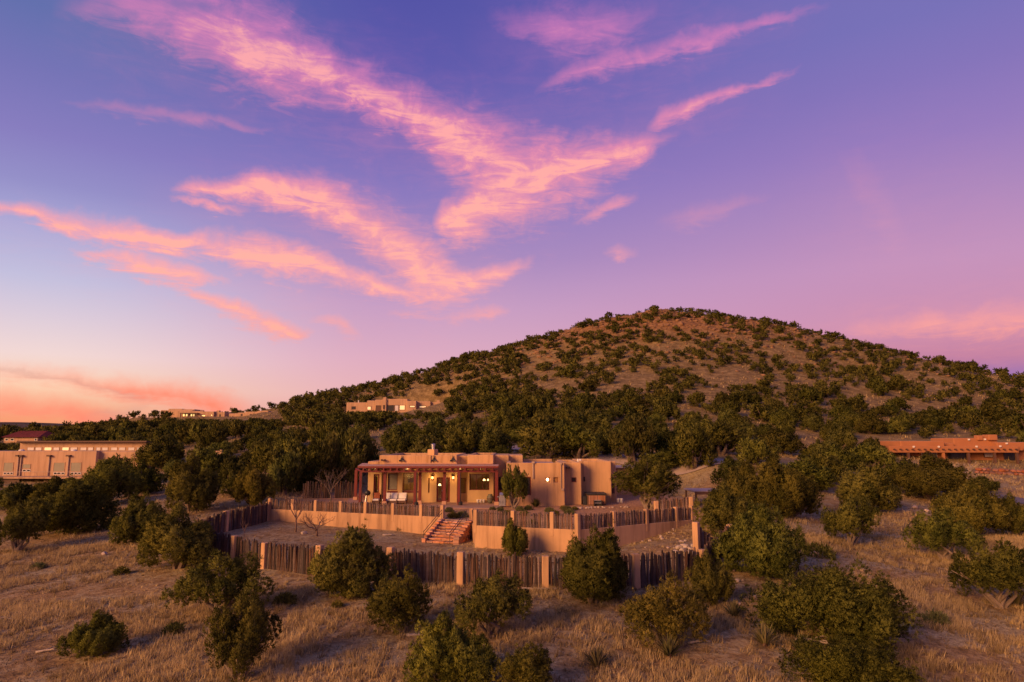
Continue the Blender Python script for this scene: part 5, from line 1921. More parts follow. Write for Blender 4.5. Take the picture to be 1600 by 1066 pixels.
ft = [post_top(FP[i], y) for i, y in enumerate((839, 849, 855, 857, 866, 870, 867, 863))]
ft = [max(1.35, min(1.75, t)) for t in ft]
print('front fence heights', [round(t, 2) for t in ft])
coyote('long front picket fence of dark cedar poles between tan stucco pillars', FP, ft, meshes=PICKM)
LP = [ground_pt(288, 45.0, 860), ground_pt(352, 50.5, 830), Vector((WL0.x - 0.05, WL0.y - 0.02, H(WL0.x - 0.3, WL0.y - 1.0)))]
coyote('shaded side picket fence running back to the left end of the stucco wall', LP, [1.45, 1.4, 1.5], skip_posts=(0,))
CP = [LP[0], FP[0] + Vector((-0.2, 0.05, 0))]
coyote('short picket fence piece at the corner behind the dark spreading juniper', CP, [1.5, 1.55], skip_posts=(0, 1))
RP = [FP[-1] + Vector((0.2, 0.15, 0)), ground_pt(1142, 40.5, 862)]
coyote('dark end of the picket fence behind the compact round juniper', RP, [1.5, 1.4], skip_posts=(0,))
QP = [ground_pt(1088.5, 39.3, 850), ground_pt(1128, 41.6, 848)]
coyote('low curving picket fence sweeping down from a tall stucco pillar', QP, [1.5, 0.45], meshes=PICKP, hfun=lambda s: 0.42 + 1.0 * (1 - s) ** 2, skip_posts=(1,))
BP = [ground_pt(470, 70, 780), ground_pt(520, 70.5, 780), ground_pt(556, 70.8, 780)]
coyote('dark picket fence among junipers at the left end of the patio', BP, [1.6, 1.6, 1.6], skip_posts=(0, 1, 2), spacing=0.11)
EP = [Vector((X(1024, 56), 56, H(X(1024, 56), 56))), Vector((X(1078, 56.5), 56.5, H(X(1078, 56.5), 56.5)))]
coyote('picket fence between two orange tan pillars at the far end of the terrace', EP, [0.95, 1.25], meshes=PICKP)

# pergola beyond the terrace fence
xg0, xg1 = X(1083, 63), X(1132, 63)
zg = Zp(769.5, 63)
t = thing('shade_shelter', 'small open shelter with a pale flat roof beyond the terrace fence', 'shelter', ((xg0 + xg1) / 2, 64, H((xg0 + xg1) / 2, 64)))
box('roof', M['roof'], t, xg0, xg1, 62.6, 66.6, zg, zg + 0.14, 0.01)
box('fascia', M['brown'], t, xg0 + 0.003, xg1 - 0.003, 62.5, 62.597, zg - 0.16, zg + 0.1)
for a in (xg0 + 0.15, xg1 - 0.15):
    for b in (62.8, 66.3):
        box('post', M['brown'], t, a - 0.07, a + 0.07, b - 0.07, b + 0.07, H(a, b) - 0.2, zg - 0.003)
#PART4

# ------------------------------------------------------------------ neighbours
def blockp(parent, px0, px1, pyt, d, depth, zb, m, bevel=0.08, name='wall', roof=True):
    pm = pyt + 15
    x0, x1, zt = X(px0, d, pm), X(px1, d, pm), Zp(pyt, d)
    o = box(name, M[m], parent, x0, x1, d, d + depth, zb, zt, bevel)
    if roof:
        MB().box(x0 + 0.4, x1 - 0.4, d + 0.4, d + depth - 0.4, zt - 0.05, zt + 0.012).build('roof_deck', M['roof'], o)
    return o


def fw(parent, px0, px1, py0, py1, d, frame, pane, fwid=0.08, name='window'):
    return flush_window(parent, ph(px0, px1, py0, py1, d), d, M[frame], M[pane], name, fwid)


# long low house with clerestory, left
DLH = 100.0
zb = H(X(60, 100), 100) - 1.0
lh = thing('adobe_house', 'long low tan house with a row of clerestory windows under a thin brown roof', 'house', (X(80, 101), 101, zb))
blockp(lh, -70, 150, 705, DLH, 4.0, zb - 1, 'stucco_far')
blockp(lh, 149, 224, 705.5, DLH + 0.9, 3.0, zb - 1, 'stucco_far')
blockp(lh, 30, 228, 691.5, DLH + 3.2, 7, zb - 1, 'stucco_far', roof=False)
x0, x1 = X(27.5, 102.6, 690), X(230, 102.6, 690)
zt = Zp(691.2, 102.6)
mb = MB()
vs = []
for z in (0, 0.22):
    vs += [(x0, 102.4, zt + z), (x1, 102.4, zt + z), (x1 + 0.3, 112.0, zt - 1.25 + z), (x0, 112.0, zt - 1.25 + z)]
mb.raw(vs, [(3, 2, 1, 0), (4, 5, 6, 7), (0, 1, 5, 4), (1, 2, 6, 5), (2, 3, 7, 6), (3, 0, 4, 7)])
mb.build('roof', M['brown'], lh)
for a, b, c, dd in ((5.5, 21, 722.5, 737), (35, 48, 725, 732.5), (83.5, 101.5, 722.5, 737), (110.5, 127, 722.5, 737)):
    fw(lh, a, b, c, dd, DLH, 'stucco_far', 'blind', 0.06)
    n = 2 if b - a < 15 else 3
    w = (b - a) / n
    for k in range(n):
        fw(lh, a + k * w + 0.4, a + (k + 1) * w - 0.4, dd + 1.0, dd + 4.6, DLH, 'white', 'window_dark', 0.05)
cl = [(42.5, 53.5), (55, 65.5), (69, 81), (83, 93), (97, 108), (109.5, 121), (125, 135.5), (137, 146), (150, 157.5), (159, 169), (173, 183.5), (185.5, 196), (200, 210.5), (213.5, 223)]
for k, (a, b) in enumerate(cl):
    fw(lh, a, b, 698.8, 704.2, DLH + 3.2, 'stucco_far', 'pale_pane' if k not in (2, 4) else 'lit_soft', 0.05)
for px in (29, 33.3, 77.3, 107.5):
    x = X(px, DLH, 725)
    mb = MB()
    mb.tube([(x, DLH - 0.12, Zp(746, DLH)), (x, DLH - 0.12, Zp(713.5, DLH))], [0.09, 0.09], 6)
    mb.build('downspout', M['gutter'], lh)
    MB().box(x - 0.28, x + 0.28, DLH - 0.45, DLH - 0.003, Zp(713.4, DLH), Zp(711, DLH)).build('roof_spout', M['brown'], lh)
pbox('deck', M['stucco_far'], lh, -70, 140, 745.5, 748.2, DLH - 3.0, 2.9)
box('deck_underside_dark', M['brown'], lh, X(-70, 97.4), X(30, 97.4), 97.4, 97.6, zb - 1.2, Zp(748.4, 97.4))  # brown sheet stands in for the dark underside of the deck
mb = MB()
xd0, xd1 = X(-70, 97.1), X(150, 97.1)
zr = Zp(737.5, 97.1)
mb.tube([(xd0, 97.1, zr), (xd1, 97.1, zr)], [0.03, 0.03], 5)
k = xd0
while k < xd1:
    mb.tube([(k, 97.1, Zp(746.5, 97.1)), (k, 97.1, zr)], [0.02, 0.02], 4)
    k += 1.6
mb.build('railing', M['gutter'], lh)
fw(lh, 182, 190, 730, 742, DLH + 0.9, 'white', 'window_dark', 0.07, 'door')
for px, d in ((34, DLH + 2.2), (116, DLH + 2.2)):
    x = X(px, d, 703)
    o = MB().lathe(x, d, [(0.4, Zp(705, d) - 0.4), (0.4, Zp(703.5, d)), (0.25, Zp(702.3, d))], 10).build('roof_vent', M['white'], lh)

# small stucco walls on the slope between
for (a, b, c, e, d, lab) in ((304, 331, 715, 732, 92, 'low stepped stucco yard wall on the slope, half hidden by junipers'), (332, 347, 704.5, 714, 104, 'short stucco wall end above the stepped yard wall')):
    z = H(X((a + b) / 2, d), d)
    w_ = thing('yard_wall', lab, 'wall', (X((a + b) / 2, d), d, z))
    m_ = (a + b) / 2 + 3
    pbox('wall', M['stucco_far'], w_, a, m_, c, e, d, 0.3, 0.04, z0=z - 0.5)
    pbox('wall', M['stucco_far'], w_, m_ + 0.05, b, c - 1.6, e, d + 0.02, 0.3, 0.04, z0=z - 0.5)

# terracotta house, right
DT = 105.0
zb = H(X(1500, 106), 106)
th = thing('terracotta_house', 'orange terracotta adobe house with projecting roof beams and a deep porch', 'house', (X(1500, 106), 106, zb))
xt0, xt1 = X(1390, DT, 700), X(1592, DT, 700)
box('porch_band', M['terracotta'], th, xt0, xt1, DT, DT + 0.6, Zp(707.5, DT), Zp(697.2, DT), 0.08)
box('porch_roof', M['terracotta'], th, xt0 + 0.1, xt1 + 1, DT + 0.602, DT + 3.2, Zp(704, DT), Zp(698, DT))
box('wall', M['terracotta'], th, X(1393, DT), X(1680, DT), DT + 2.6, DT + 12, zb - 1.5, Zp(704.6, DT))
for px in (1393, 1421, 1476, 1515, 1556, 1591):
    x = X(px, DT, 715)
    box('post', M['terracotta' if px in (1393, 1476) else 'brown'], th, x - 0.16, x + 0.16, DT + 0.1, DT + 0.42, zb - 1.5, Zp(707.6, DT))
for a, b, t_, d, dep in ((1408, 1477, 689.2, DT + 1.2, 6), (1478, 1492, 692.5, DT + 2.4, 5), (1491, 1560, 684.6, DT + 3.2, 6), (1559, 1660, 691.2, DT + 1.8, 8)):
    blockp(th, a, b, t_, d, dep, Zp(704.2, DT), 'terracotta', 0.12, 'upper_block')
c1 = blockp(th, 1529, 1537, 680.3, DT + 2.9, 1.0, Zp(688, DT), 'terracotta', 0.1, 'chimney', roof=False)
c2 = blockp(th, 1546, 1560, 679.2, DT + 2.7, 1.6, Zp(688, DT), 'terracotta', 0.1, 'chimney', roof=False)
px = 1396.5
while px < 1590:
    x, z = X(px, DT, 702), Zp(702.3, DT)
    MB().tube([(x, DT - 0.45, z), (x, DT - 0.004, z)], [0.11, 0.115], 8).build('roof_beam', M['brown'], th)
    px += 9.5
for px, py, d in ((1427, 698.2, DT), (1466, 698.2, DT), (1525, 697.8, DT), (1562, 697.4, DT), (1513, 687, DT + 3.2), (1538, 686.6, DT + 3.2), (1572, 693, DT + 1.8)):
    x, z = X(px, d, py), Zp(py, d)
    MB().box(x - 0.1, x + 0.1, d - 0.25, d - 0.003, z - 0.12, z + 0.12).build('roof_spout', M['white'], th)
fw(th, 1439.5, 1464.5, 706.8, 721, DT + 2.6, 'white', 'window_sky', 0.1)
fw(th, 1480, 1510, 707, 720, DT + 2.6, 'brown', 'window_dark', 0.1)
fw(th, 1537, 1552, 706.4, 715, DT + 2.6, 'brown', 'pale_pane', 0.12)
fw(th, 1568, 1591, 705.5, 724, DT + 2.6, 'brown', 'window_dark', 0.1)
fw(th, 1405, 1418, 707, 720, DT + 2.6, 'brown', 'window_dark', 0.1, 'door')

# red stone retaining wall and asphalt road, right
t = thing('red_stone_wall', 'low wall of rusty red stones in front of the terracotta house', 'wall', (X(1570, 95), 95, H(X(1570, 95), 95)))
rs2 = random.Random(21)
sm = []
for k in range(4):
    bm = bmesh.new()
    bmesh.ops.create_icosphere(bm, subdivisions=1, radius=0.5)
    for v in bm.verts:
        v.co *= rs2.uniform(0.8, 1.15)
        v.co.z *= 0.6
    me = bpy.data.meshes.new('stone')
    bm.to_mesh(me)
    bm.free()
    me.materials.append(mat('red_stone', (0.26, 0.095, 0.045, 1), 0.9, 0.25, 2, rand=0.3) if k == 0 else sm[0].materials[0])
    sm.append(me)
inv = parent_inv(t)
for row in range(2):
    x = X(1528, 95) + row * 0.3
    while x < X(1640, 95):
        s = rs2.uniform(0.7, 1.15)
        o = bpy.data.objects.new('stone', sm[rs2.randrange(4)])
        o.parent = t
        o.matrix_parent_inverse = inv
        o.location = (x, 95 + rs2.uniform(-.15, .15) + row * 0.2, H(x, 95) + 0.12 + row * 0.4)
        o.scale = (s, s, s)
        o.rotation_euler = (0, 0, rs2.uniform(0, 6))
        COL.objects.link(o)
        x += s * 0.8


def ribbon(name, pts, w, m, lift=0.05, n=60):
    mb = MB()
    vs, fs = [], []
    pts = [Vector(p) for p in pts]
    dense = []
    for i in range(len(pts) - 1):
        p0, p1, p2, p3 = pts[max(i - 1, 0)], pts[i], pts[i + 1], pts[min(i + 2, len(pts) - 1)]
        for k in range(n // (len(pts) - 1)):
            t = k / (n // (len(pts) - 1))
            dense.append(0.5 * ((2 * p1) + (p2 - p0) * t + (2 * p0 - 5 * p1 + 4 * p2 - p3) * t * t + (3 * p1 - p0 - 3 * p2 + p3) * t ** 3))
    dense.append(pts[-1])
    for i, p in enumerate(dense):
        d = dense[min(i + 1, len(dense) - 1)] - dense[max(i - 1, 0)]
        nrm = Vector((-d.y, d.x)).normalized()
        for k in range(5):
            q = p + nrm * w * (k / 4 - 0.5)
            vs.append((q.x, q.y, H(q.x, q.y) + lift))
    for i in range(len(dense) - 1):
        for k in range(4):
            a = i * 5 + k
            fs.append((a, a + 1, a + 6, a + 5))
    o = mb.raw(vs, fs).build(name, m, smooth=True)
    o['kind'] = 'structure'
    return o


rp = [hit(1700, 805), hit(1600, 785), hit(1530, 772), hit(1440, 765), hit(1330, 757)]
ribbon('road', [(p.x, p.y) for p in rp], 3.6, M['asphalt'], 0.08)
rp = [hit(1140, 722), hit(1080, 730), hit(1000, 722), hit(900, 712), hit(815, 701), hit(700, 704)]
ribbon('driveway', [(p.x, p.y) for p in rp], 4.0, M['dirt_road'], 0.12)

# house on the hillside
D3 = 215.0
zb = H(X(614, 216), 216) - 2
h3 = thing('hillside_house', 'pale adobe house alone on the hillside with lit windows and a stepped roofline', 'house', (X(614, 217), 217, zb))
for a, b, t_, dd, dep in ((541, 574, 629, 2.0, 9), (573, 588, 626, 1.4, 9), (586, 597.5, 624.6, 0.8, 9), (597, 603.5, 623.2, -0.6, 2), (603, 636.5, 623.4, 0.0, 10), (635.5, 650, 626.4, -0.8, 9), (649, 672.5, 627.2, 1.2, 9), (671.5, 688.5, 628.4, 2.2, 8)):
    blockp(h3, a, b, t_, D3 + dd, dep, zb, 'stucco_far', 0.15)
for a, b, c, e, dd, pane in ((573.5, 580, 635, 641, 1.4, 'lit_soft'), (587, 595.5, 633.5, 644, 0.8, 'brown'), (598.5, 601.5, 633, 640, -0.6, 'window_dark'), (604.5, 616, 633, 643, 0, 'window_dark'), (616.5, 623, 633, 643, 0, 'pale_pane'), (624, 633, 633, 641, 0, 'lit_soft'),
                             (640, 648.5, 633.6, 637, -0.8, 'lit_soft'), (655, 666, 634, 637.6, 1.2, 'lit_soft'), (549, 556, 635, 640, 2.0, 'window_dark'), (675, 681, 634, 638, 2.2, 'window_dark')):
    fw(h3, a, b, c, e, D3 + dd, 'brown', pane, 0.14)
for px, py in ((600, 620.8), (684, 625.6)):
    x = X(px, D3 + 1.5, py)
    box('chimney', M['stucco_far'], h3, x - 0.5, x + 0.5, D3 + 3, D3 + 4, Zp(629, D3), Zp(py, D3 + 3), 0.1)
x = X(554, D3 + 4)
MB().tube([(x, D3 + 6, Zp(630, D3)), (x, D3 + 6, Zp(625.5, D3 + 6))], [0.15, 0.15], 6).build('vent_pipe', M['white'], h3)
t = thing('terrace_wall', 'short pale terrace wall in front of the hillside house', 'wall', (X(590, 212), 212, H(X(590, 212), 212)))
pbox('wall', M['stucco_far'], t, 583, 597, 646.5, 655, 211.5, 0.5, 0.08)
pbox('cap', M['cap'], t, 582.6, 597.4, 645.9, 646.5, 211.4, 0.7)

# two houses on the far left shoulder
D4 = 258.0
zb = H(X(315, 259), 259) - 3
h4 = thing('shoulder_house', 'adobe house with glowing windows on the shoulder of the hill', 'house', (X(310, 260), 260, zb))
for a, b, t_, dd, dep in ((250, 300, 641, 3.0, 8), (262, 284, 638.8, 6.0, 8), (276, 312, 642.4, 0.5, 8), (284, 303, 639.6, 4.0, 8), (311, 333.5, 643, 0.0, 9), (332.5, 350.5, 644, 1.0, 8)):
    blockp(h4, a, b, t_, D4 + dd, dep, zb, 'stucco_far', 0.15)
for a, b in ((285.5, 289), (290, 293.5), (297.5, 301), (301.6, 304.4)):
    fw(h4, a, b, 646.6, 651, D4 + 0.5, 'brown', 'lit', 0.12)
fw(h4, 315, 321, 648.4, 651, D4, 'brown', 'lit', 0.12)
fw(h4, 329.5, 332, 647.5, 650.5, D4, 'brown', 'lit', 0.12)
fw(h4, 342.5, 345, 647.5, 652, D4 + 1, 'brown', 'window_dark', 0.12)
x0, x1 = X(284, D4, 646), X(311, D4, 646)
box('porch_roof', M['brown'], h4, x0, x1, D4 - 1.6, D4 + 0.49, Zp(646.4, D4), Zp(645.5, D4))
for a in (x0 + 0.3, (x0 + x1) / 2, x1 - 0.3):
    box('post', M['brown'], h4, a - 0.15, a + 0.15, D4 - 1.5, D4 - 1.2, zb, Zp(646.5, D4))
for px in (306, 332):
    x = X(px, D4 + 2)
    box('chimney', M['stucco_far'], h4, x - 0.6, x + 0.6, D4 + 3, D4 + 4.2, Zp(645, D4), Zp(640.9, D4), 0.1)
zb = H(X(392, 259), 259) - 3
h5 = thing('shoulder_house', 'long low adobe house without lit windows beside the glowing house', 'house', (X(392, 260), 260, zb))
for a, b, t_, dd, dep in ((357, 372, 646.2, 1.2, 8), (371, 383, 645, 0.6, 8), (382, 402.5, 643.4, 0, 9), (401.5, 418.5, 642, -0.8, 9), (417.5, 428, 643.2, 1.0, 8)):
    blockp(h5, a, b, t_, D4 + dd, dep, zb, 'stucco_far', 0.15)
for a, b, dd in ((376, 379, 0.6), (390, 394, 0), (406, 410, -0.8)):
    fw(h5, a, b, 647.2, 650, D4 + dd, 'brown', 'window_dark', 0.12)
x = X(372, D4)
MB().tube([(x, D4 + 3, Zp(646, D4)), (x, D4 + 3, Zp(641, D4))], [0.2, 0.2], 6).build('vent_pipe', M['white'], h5)

# red roofed house, far left
D6 = 180.0
zb = H(X(32, 182), 182) - 2
h6 = thing('red_roof_house', 'pale house with a broad red metal roof far behind the long low house', 'house', (X(32, 182), 182, zb))
x0, x1 = X(3, D6, 685), X(62, D6, 685)
box('wall', M['stucco_far'], h6, x0 + 0.5, x1 - 0.5, D6, D6 + 9, zb - 2, Zp(683.9, D6))
za, zr_ = Zp(683.5, D6), Zp(673.5, D6 + 5)
mb = MB()
vs = [(x0, D6 - 0.6, za), (x1, D6 - 0.6, za), (x1, D6 + 9.6, za), (x0, D6 + 9.6, za), (x0 + 1.2, D6 + 4.5, zr_), (x1 - 1.2, D6 + 4.5, zr_)]
mb.raw(vs, [(0, 1, 5, 4), (2, 3, 4, 5), (1, 2, 5), (3, 0, 4), (3, 2, 1, 0)])
rf = mb.build('roof', M['redroof'], h6)
n = 16
mb = MB()
for k in range(n):
    f = (k + 0.5) / n
    mb.tube([(x0 + (x1 - x0) * f, D6 - 0.6, za + 0.03), (x0 + 1.2 + (x1 - x0 - 2.4) * f, D6 + 4.5, zr_ + 0.03)], [0.05, 0.05], 4)
mb.build('seam', M['redroof'], rf)
for a, b in ((8, 13), (16, 22), (54, 58)):
    fw(h6, a, b, 685, 689, D6, 'white', 'window_dark', 0.1)

# ------------------------------------------------------------------ bare trees
def bare_tree(px, pyb, hpx, spread, label, seed, m='twig', levels=4, d=None, r0=0.07, trunk_h=0.3, updir=0.9):
    g_ = hit(px, pyb) if d is None else Vector((X(px, d, pyb), d, H(X(px, d, pyb), d)))
    h = hpx * g_.y / FPX
    rn = random.Random(seed)
    t = thing('bare_tree', label, 'tree', tuple(g_))
    trunk, crown = MB(), MB()
    top = g_ + Vector((rn.uniform(-.05, .05), 0, h * trunk_h))
    trunk.tube([g_ - Vector((0, 0, 0.1)), g_.lerp(top, 0.5) + Vector((0.02, 0, 0)), top], [r0, r0 * 0.8, r0 * 0.7], 6)

    def grow(p, d_, L, r, lev):
        d_ = d_.normalized()
        mid = p + d_ * L * 0.5 + Vector((rn.uniform(-1, 1), rn.uniform(-1, 1), rn.uniform(-0.3, 0.6))) * L * 0.10
        e = p + d_ * L
        crown.tube([p, mid, e], [r, r * 0.8, r * 0.55], 4 if lev > 1 else 5, cap=False)
        if lev >= levels:
            return
        for _ in range(3 if lev < 3 else 2 + (rn.random() < 0.5)):
            nd = d_ + Vector((rn.uniform(-1, 1), rn.uniform(-1, 1), rn.uniform(-0.35, 0.6))) * 0.75
            grow(p.lerp(e, rn.uniform(0.55, 1.0)), nd, L * rn.uniform(0.55, 0.8), r * 0.55, lev + 1)
    for k in range(5):
        a = k * 1.26 + rn.uniform(-.4, .4)
        grow(top - Vector((0, 0, rn.uniform(0, 0.15) * h)), Vector((math.cos(a) * spread, math.sin(a) * spread, updir)), h * 0.34, r0 * 0.55, 1)
    trunk.build('trunk', M[m], t, smooth=True)
    crown.build('branches', M[m], t, smooth=True)
    return t


bare_tree(462, 832, 62, 0.55, 'slim bare tree in the lower yard against the stucco wall', 3, r0=0.075, trunk_h=0.36)
bare_tree(495, 838, 52, 1.25, 'low spreading bare tree in the lower yard with a fan of branches', 4, r0=0.08, trunk_h=0.26, updir=0.75)
bare_tree(516, 783, 62, 0.55, 'tall pale bare tree in front of the junipers left of the portico', 6, 'bark', d=60.5, r0=0.085, trunk_h=0.42)
bare_tree(1512, 752, 40, 1.0, 'tangled pale bare tree in front of the terracotta house', 8, 'dead', r0=0.12, trunk_h=0.3)
bare_tree(1545, 735, 28, 1.1, 'bare purple grey bush close to the terracotta house porch', 9, 'twig', r0=0.06, trunk_h=0.1)
bare_tree(430, 850, 14, 1.0, 'tiny dark leafless shrub in the lower yard', 10, 'twig', r0=0.02, trunk_h=0.1, levels=3)
bare_tree(381, 844, 26, 0.35, 'thin leafless sapling in the left corner of the lower yard', 12, 'twig', r0=0.02, trunk_h=0.5, levels=3)
bare_tree(800, 915, 44, 1.2, 'dense leafless bush grown through the fence pickets', 14, 'twig', r0=0.03, trunk_h=0.06, levels=5)
bare_tree(1050, 822, 22, 1.6, 'dark leafless branches against the shaded wall', 15, 'twig', r0=0.03, trunk_h=0.1)

# small tree by the grill with two pale stems
place_tree(803, 794, 42, 66, 'open', 2, 'small leafy tree on two pale stems beside the gas grill', d=59.2, name='small_tree')


# ------------------------------------------------------------------ yuccas and small plants
def spiky(name, label, cat, g_, r, n, seed, m='yucca', w=0.03, group=None, up=0.35):
    rng = np.random.default_rng(seed)
    a = rng.uniform(0, 6.28, n)
    e = rng.uniform(up, 1.45, n)
    d = np.stack([np.cos(a) * np.cos(e), np.sin(a) * np.cos(e), np.sin(e)], 1)
    L = r * rng.uniform(0.75, 1.1, n)
    side = np.stack([-np.sin(a), np.cos(a), np.zeros(n)], 1) * w
    b = np.tile(np.array([list(g_)]), (n, 1)) + d * 0.05 * r
    mid = b + d * (L * 0.55)[:, None]
    tip = b + d * L[:, None] - np.array([0, 0, 1]) * (L * 0.10 * np.cos(e))[:, None]
    v = np.stack([b - side * 0.6, b + side * 0.6, mid + side, mid - side, tip], 1).reshape(-1, 3)
    i = np.arange(n)[:, None] * 5
    t = np.vstack([i + np.array([[0, 1, 2]]), i + np.array([[0, 2, 3]]), i + np.array([[3, 2, 4]])])
    tone = np.repeat(np.clip(rng.normal(0.5, 0.25, n), 0, 1), 5)
    t_ = thing(name, label, cat, tuple(g_), 0, group)
    me = fast_mesh('leaves', v - np.array([list(g_)]), t, M[m], tone)
    o = bpy.data.objects.new('leaves', me)
    o.parent = t_
    COL.objects.link(o)
    mb = MB()
    mb.lathe(0, 0, [(r * 0.14, -0.08), (r * 0.12, r * 0.12), (r * 0.03, r * 0.2)], 7)
    c = mb.build('crown_base', M['brown'])
    c.parent = t_
    return t_


for k, (px, py, rpx, lab) in enumerate(((933, 1046, 22, 'round spiky yucca alone on the bare slope near the low juniper bush'), (1046, 1028, 22, 'pale yucca at the foot of the olive juniper'), (1147, 964, 18, 'yucca with upright blades beside the compact round juniper'),
                                        (1195, 1010, 22, 'yucca on the open slope left of the very wide juniper'), (1252, 1023, 20, 'yucca below the bleached limb of the very wide juniper'), (1590, 948, 20, 'yucca under the ragged juniper with dead wood'))):
    g_ = hit(px, py)
    spiky('yucca', lab, 'yucca', g_, rpx * g_.y / FPX * 1.5, 90, 300 + k)
for k, (px, d, r, lab) in enumerate(((837.5, 60.6, 0.85, 'dark round agave like plant against the wall of the wing'),)):
    x = X(px, d, 785)
    spiky('yucca', lab, 'plant', Vector((x, d, H(x, d))), r, 120, 340, 'leaf_dark', 0.035)


def shrub(g_, r, label, seed, m='sage', group=None, k=160, name='small_shrub', cat='shrub'):
    rng = np.random.default_rng(seed)
    u = rng.normal(0, 1, (k, 3))
    u[:, 2] = np.abs(u[:, 2])
    u /= np.linalg.norm(u, axis=1, keepdims=True)
    p = u * (r * rng.uniform(0.45, 0.95, k))[:, None] * np.array([1, 1, 0.85])
    v, t, tn = blades(p, u * 0.7 + np.array([0, 0, 0.6]), np.full(k, r * 0.34), np.full(k, r * 0.10), rng.uniform(0.1, 0.9, k), 0.5, 6, rng)
    t_ = thing(name, label, cat, tuple(g_), 0, group)
    o = bpy.data.objects.new('foliage', fast_mesh('foliage', v, t, M[m], tn))
    o.parent = t_
    COL.objects.link(o)
    mb = MB()
    for q in range(4):
        a = q * 1.57 + seed
        mb.tube([(0, 0, -0.05), (math.cos(a) * r * 0.5, math.sin(a) * r * 0.5, r * 0.6)], [0.02, 0.008], 4)
    c = mb.build('stems', M['twig'])
    c.parent = t_
    return t_


TER = [(582, 58.5, .38), (627, 58.3, .42), (702, 57, .4), (708, 53, .5), (722, 53.5, .5), (782, 57.5, .35), (793, 55, .4), (800, 50, .45), (812, 58, .4), (820, 54.5, .4), (826, 58.5, .4), (858, 57, .42), (866, 55, .42), (886, 57.5, .45), (890, 55.5, .45), (898, 58.5, .3), (788, 49, .35), (770, 58.5, .3), (830, 49.5, .35), (918, 51.5, .28), (935, 50, .25), (880, 59.4, .3), (700, 50.9, .3)]
for k, (px, d, r) in enumerate(TER):
    x = X(px, d, 790)
    shrub(Vector((x, d, H(x, d))), r, 'small green shrub planted in the gravel of the terrace in front of the house', 400 + k, 'sage' if k % 3 else 'leaf_yellow', 'shrubs planted on the terrace')
for k, (px, py, r, lab, m_) in enumerate(((190, 898, .42, 'small green bush on the grass below the rounded dark juniper', 'leaf'), (270, 992, .45, 'small dark bush beside the wide open juniper', 'leaf_dark'), (445, 945, .5, 'low green bush right of the wide open juniper', 'leaf'), (527, 950, .28, 'tiny yellow bush at the foot of the two-headed juniper', 'leaf_yellow'),
                                          (625, 829, .35, 'small sage bush against the long stucco wall', 'sage'), (60, 890, .4, 'grey green bush low on the open grass at the left', 'sage'), (1462, 975, .5, 'grey green bush in the dry grass right of the very wide juniper', 'sage'), (1280, 870, .8, 'low juniper sprouts beside the big dense juniper', 'leaf'), (880, 960, .3, 'small brown bush below the large bushy juniper', 'grass'))):
    shrub(hit(px, py), r, lab, 450 + k, m_)

# ------------------------------------------------------------------ rocks
RK = []
for k in range(6):
    bm = bmesh.new()
    bmesh.ops.create_icosphere(bm, subdivisions=2, radius=0.5)
    rn = random.Random(k)
    ax = [Vector((rn.gauss(0, 1), rn.gauss(0, 1), rn.gauss(0, 1))).normalized() for _ in range(9)]
    for v in bm.verts:
        for a in ax:
            dd = v.co.dot(a)
            if dd > 0.33:
                v.co -= a * (dd - 0.33) * 0.9
        v.co.z *= 0.7
    me = bpy.data.meshes.new('rock')
    bm.to_mesh(me)
    bm.free()
    me.materials.append(M['stone'])
    RK.append(me)
RKP = [m.copy() for m in RK]
for m in RKP:
    m.materials[0] = M['pale_rock']


def rock(x, y, s, label, k, group=None, pale=False, name='rock'):
    o = bpy.data.objects.new(name, (RKP if pale else RK)[k % 6])
    COL.objects.link(o)
    o.location = (x, y, H(x, y) + s * 0.16)
    o.scale = (s, s * 0.9, s)
    o.rotation_euler = (0, 0, k * 1.3)
    return tag(o, label, 'rock', group)


g_ = hit(475, 835)
rock(g_.x, g_.y, 0.5, 'single white rock on the ground between the two bare yard trees', 1, pale=True)
for k, (px, py, s) in enumerate(((1061, 859, .45), (1067, 863, .55), (1073, 858, .5), (1079, 862, .42), (1084, 857, .5), (1055, 865, .4), (1078, 867, .5), (1068, 855, .4))):
    g_ = hit(px, py)
    rock(g_.x, g_.y, s, 'pale rock in the heap by the pillar of the curving fence', k, 'rocks heaped by the curving fence', True)
rn = random.Random(44)
for k in range(26):
    px, py = rn.uniform(1000, 1085), rn.uniform(826, 858)
    g_ = hit(px, py)
    rock(g_.x, g_.y, rn.uniform(.12, .28), 'small stone lying on the sloping end of the lower yard', k, 'stones on the sloping yard end', k % 2 == 0)
for k in range(30):
    px = rn.uniform(896, 985)
    d = 59.6 + rn.uniform(-.3, .3) + (px - 896) * 0.012
    x = X(px, d, 790)
    rock(x, d, rn.uniform(.2, .34), 'edging stone in the row along the path by the hot tub', k, 'edging stones by the hot tub')
for k in range(22):
    px, py = rn.uniform(1120, 1300), rn.uniform(870, 960)
    g_ = hit(px, py)
    rock(g_.x, g_.y, rn.uniform(.12, .3), 'loose stone on bare soil outside the fence end', k, 'loose stones outside the fence', k % 3 == 0)
for k, (px, py, s) in enumerate(((1274, 870, .6), (1225, 862, .4), (1430, 795, .6), (1448, 800, .5), (163, 868, .45))):
    g_ = hit(px, py)
    rock(g_.x, g_.y, s, ('pinkish boulder beside the big dense juniper', 'smaller boulder near the big dense juniper', 'boulder among the thicket junipers', 'second boulder among the thicket junipers', 'grey boulder on the grassy slope')[k], k)
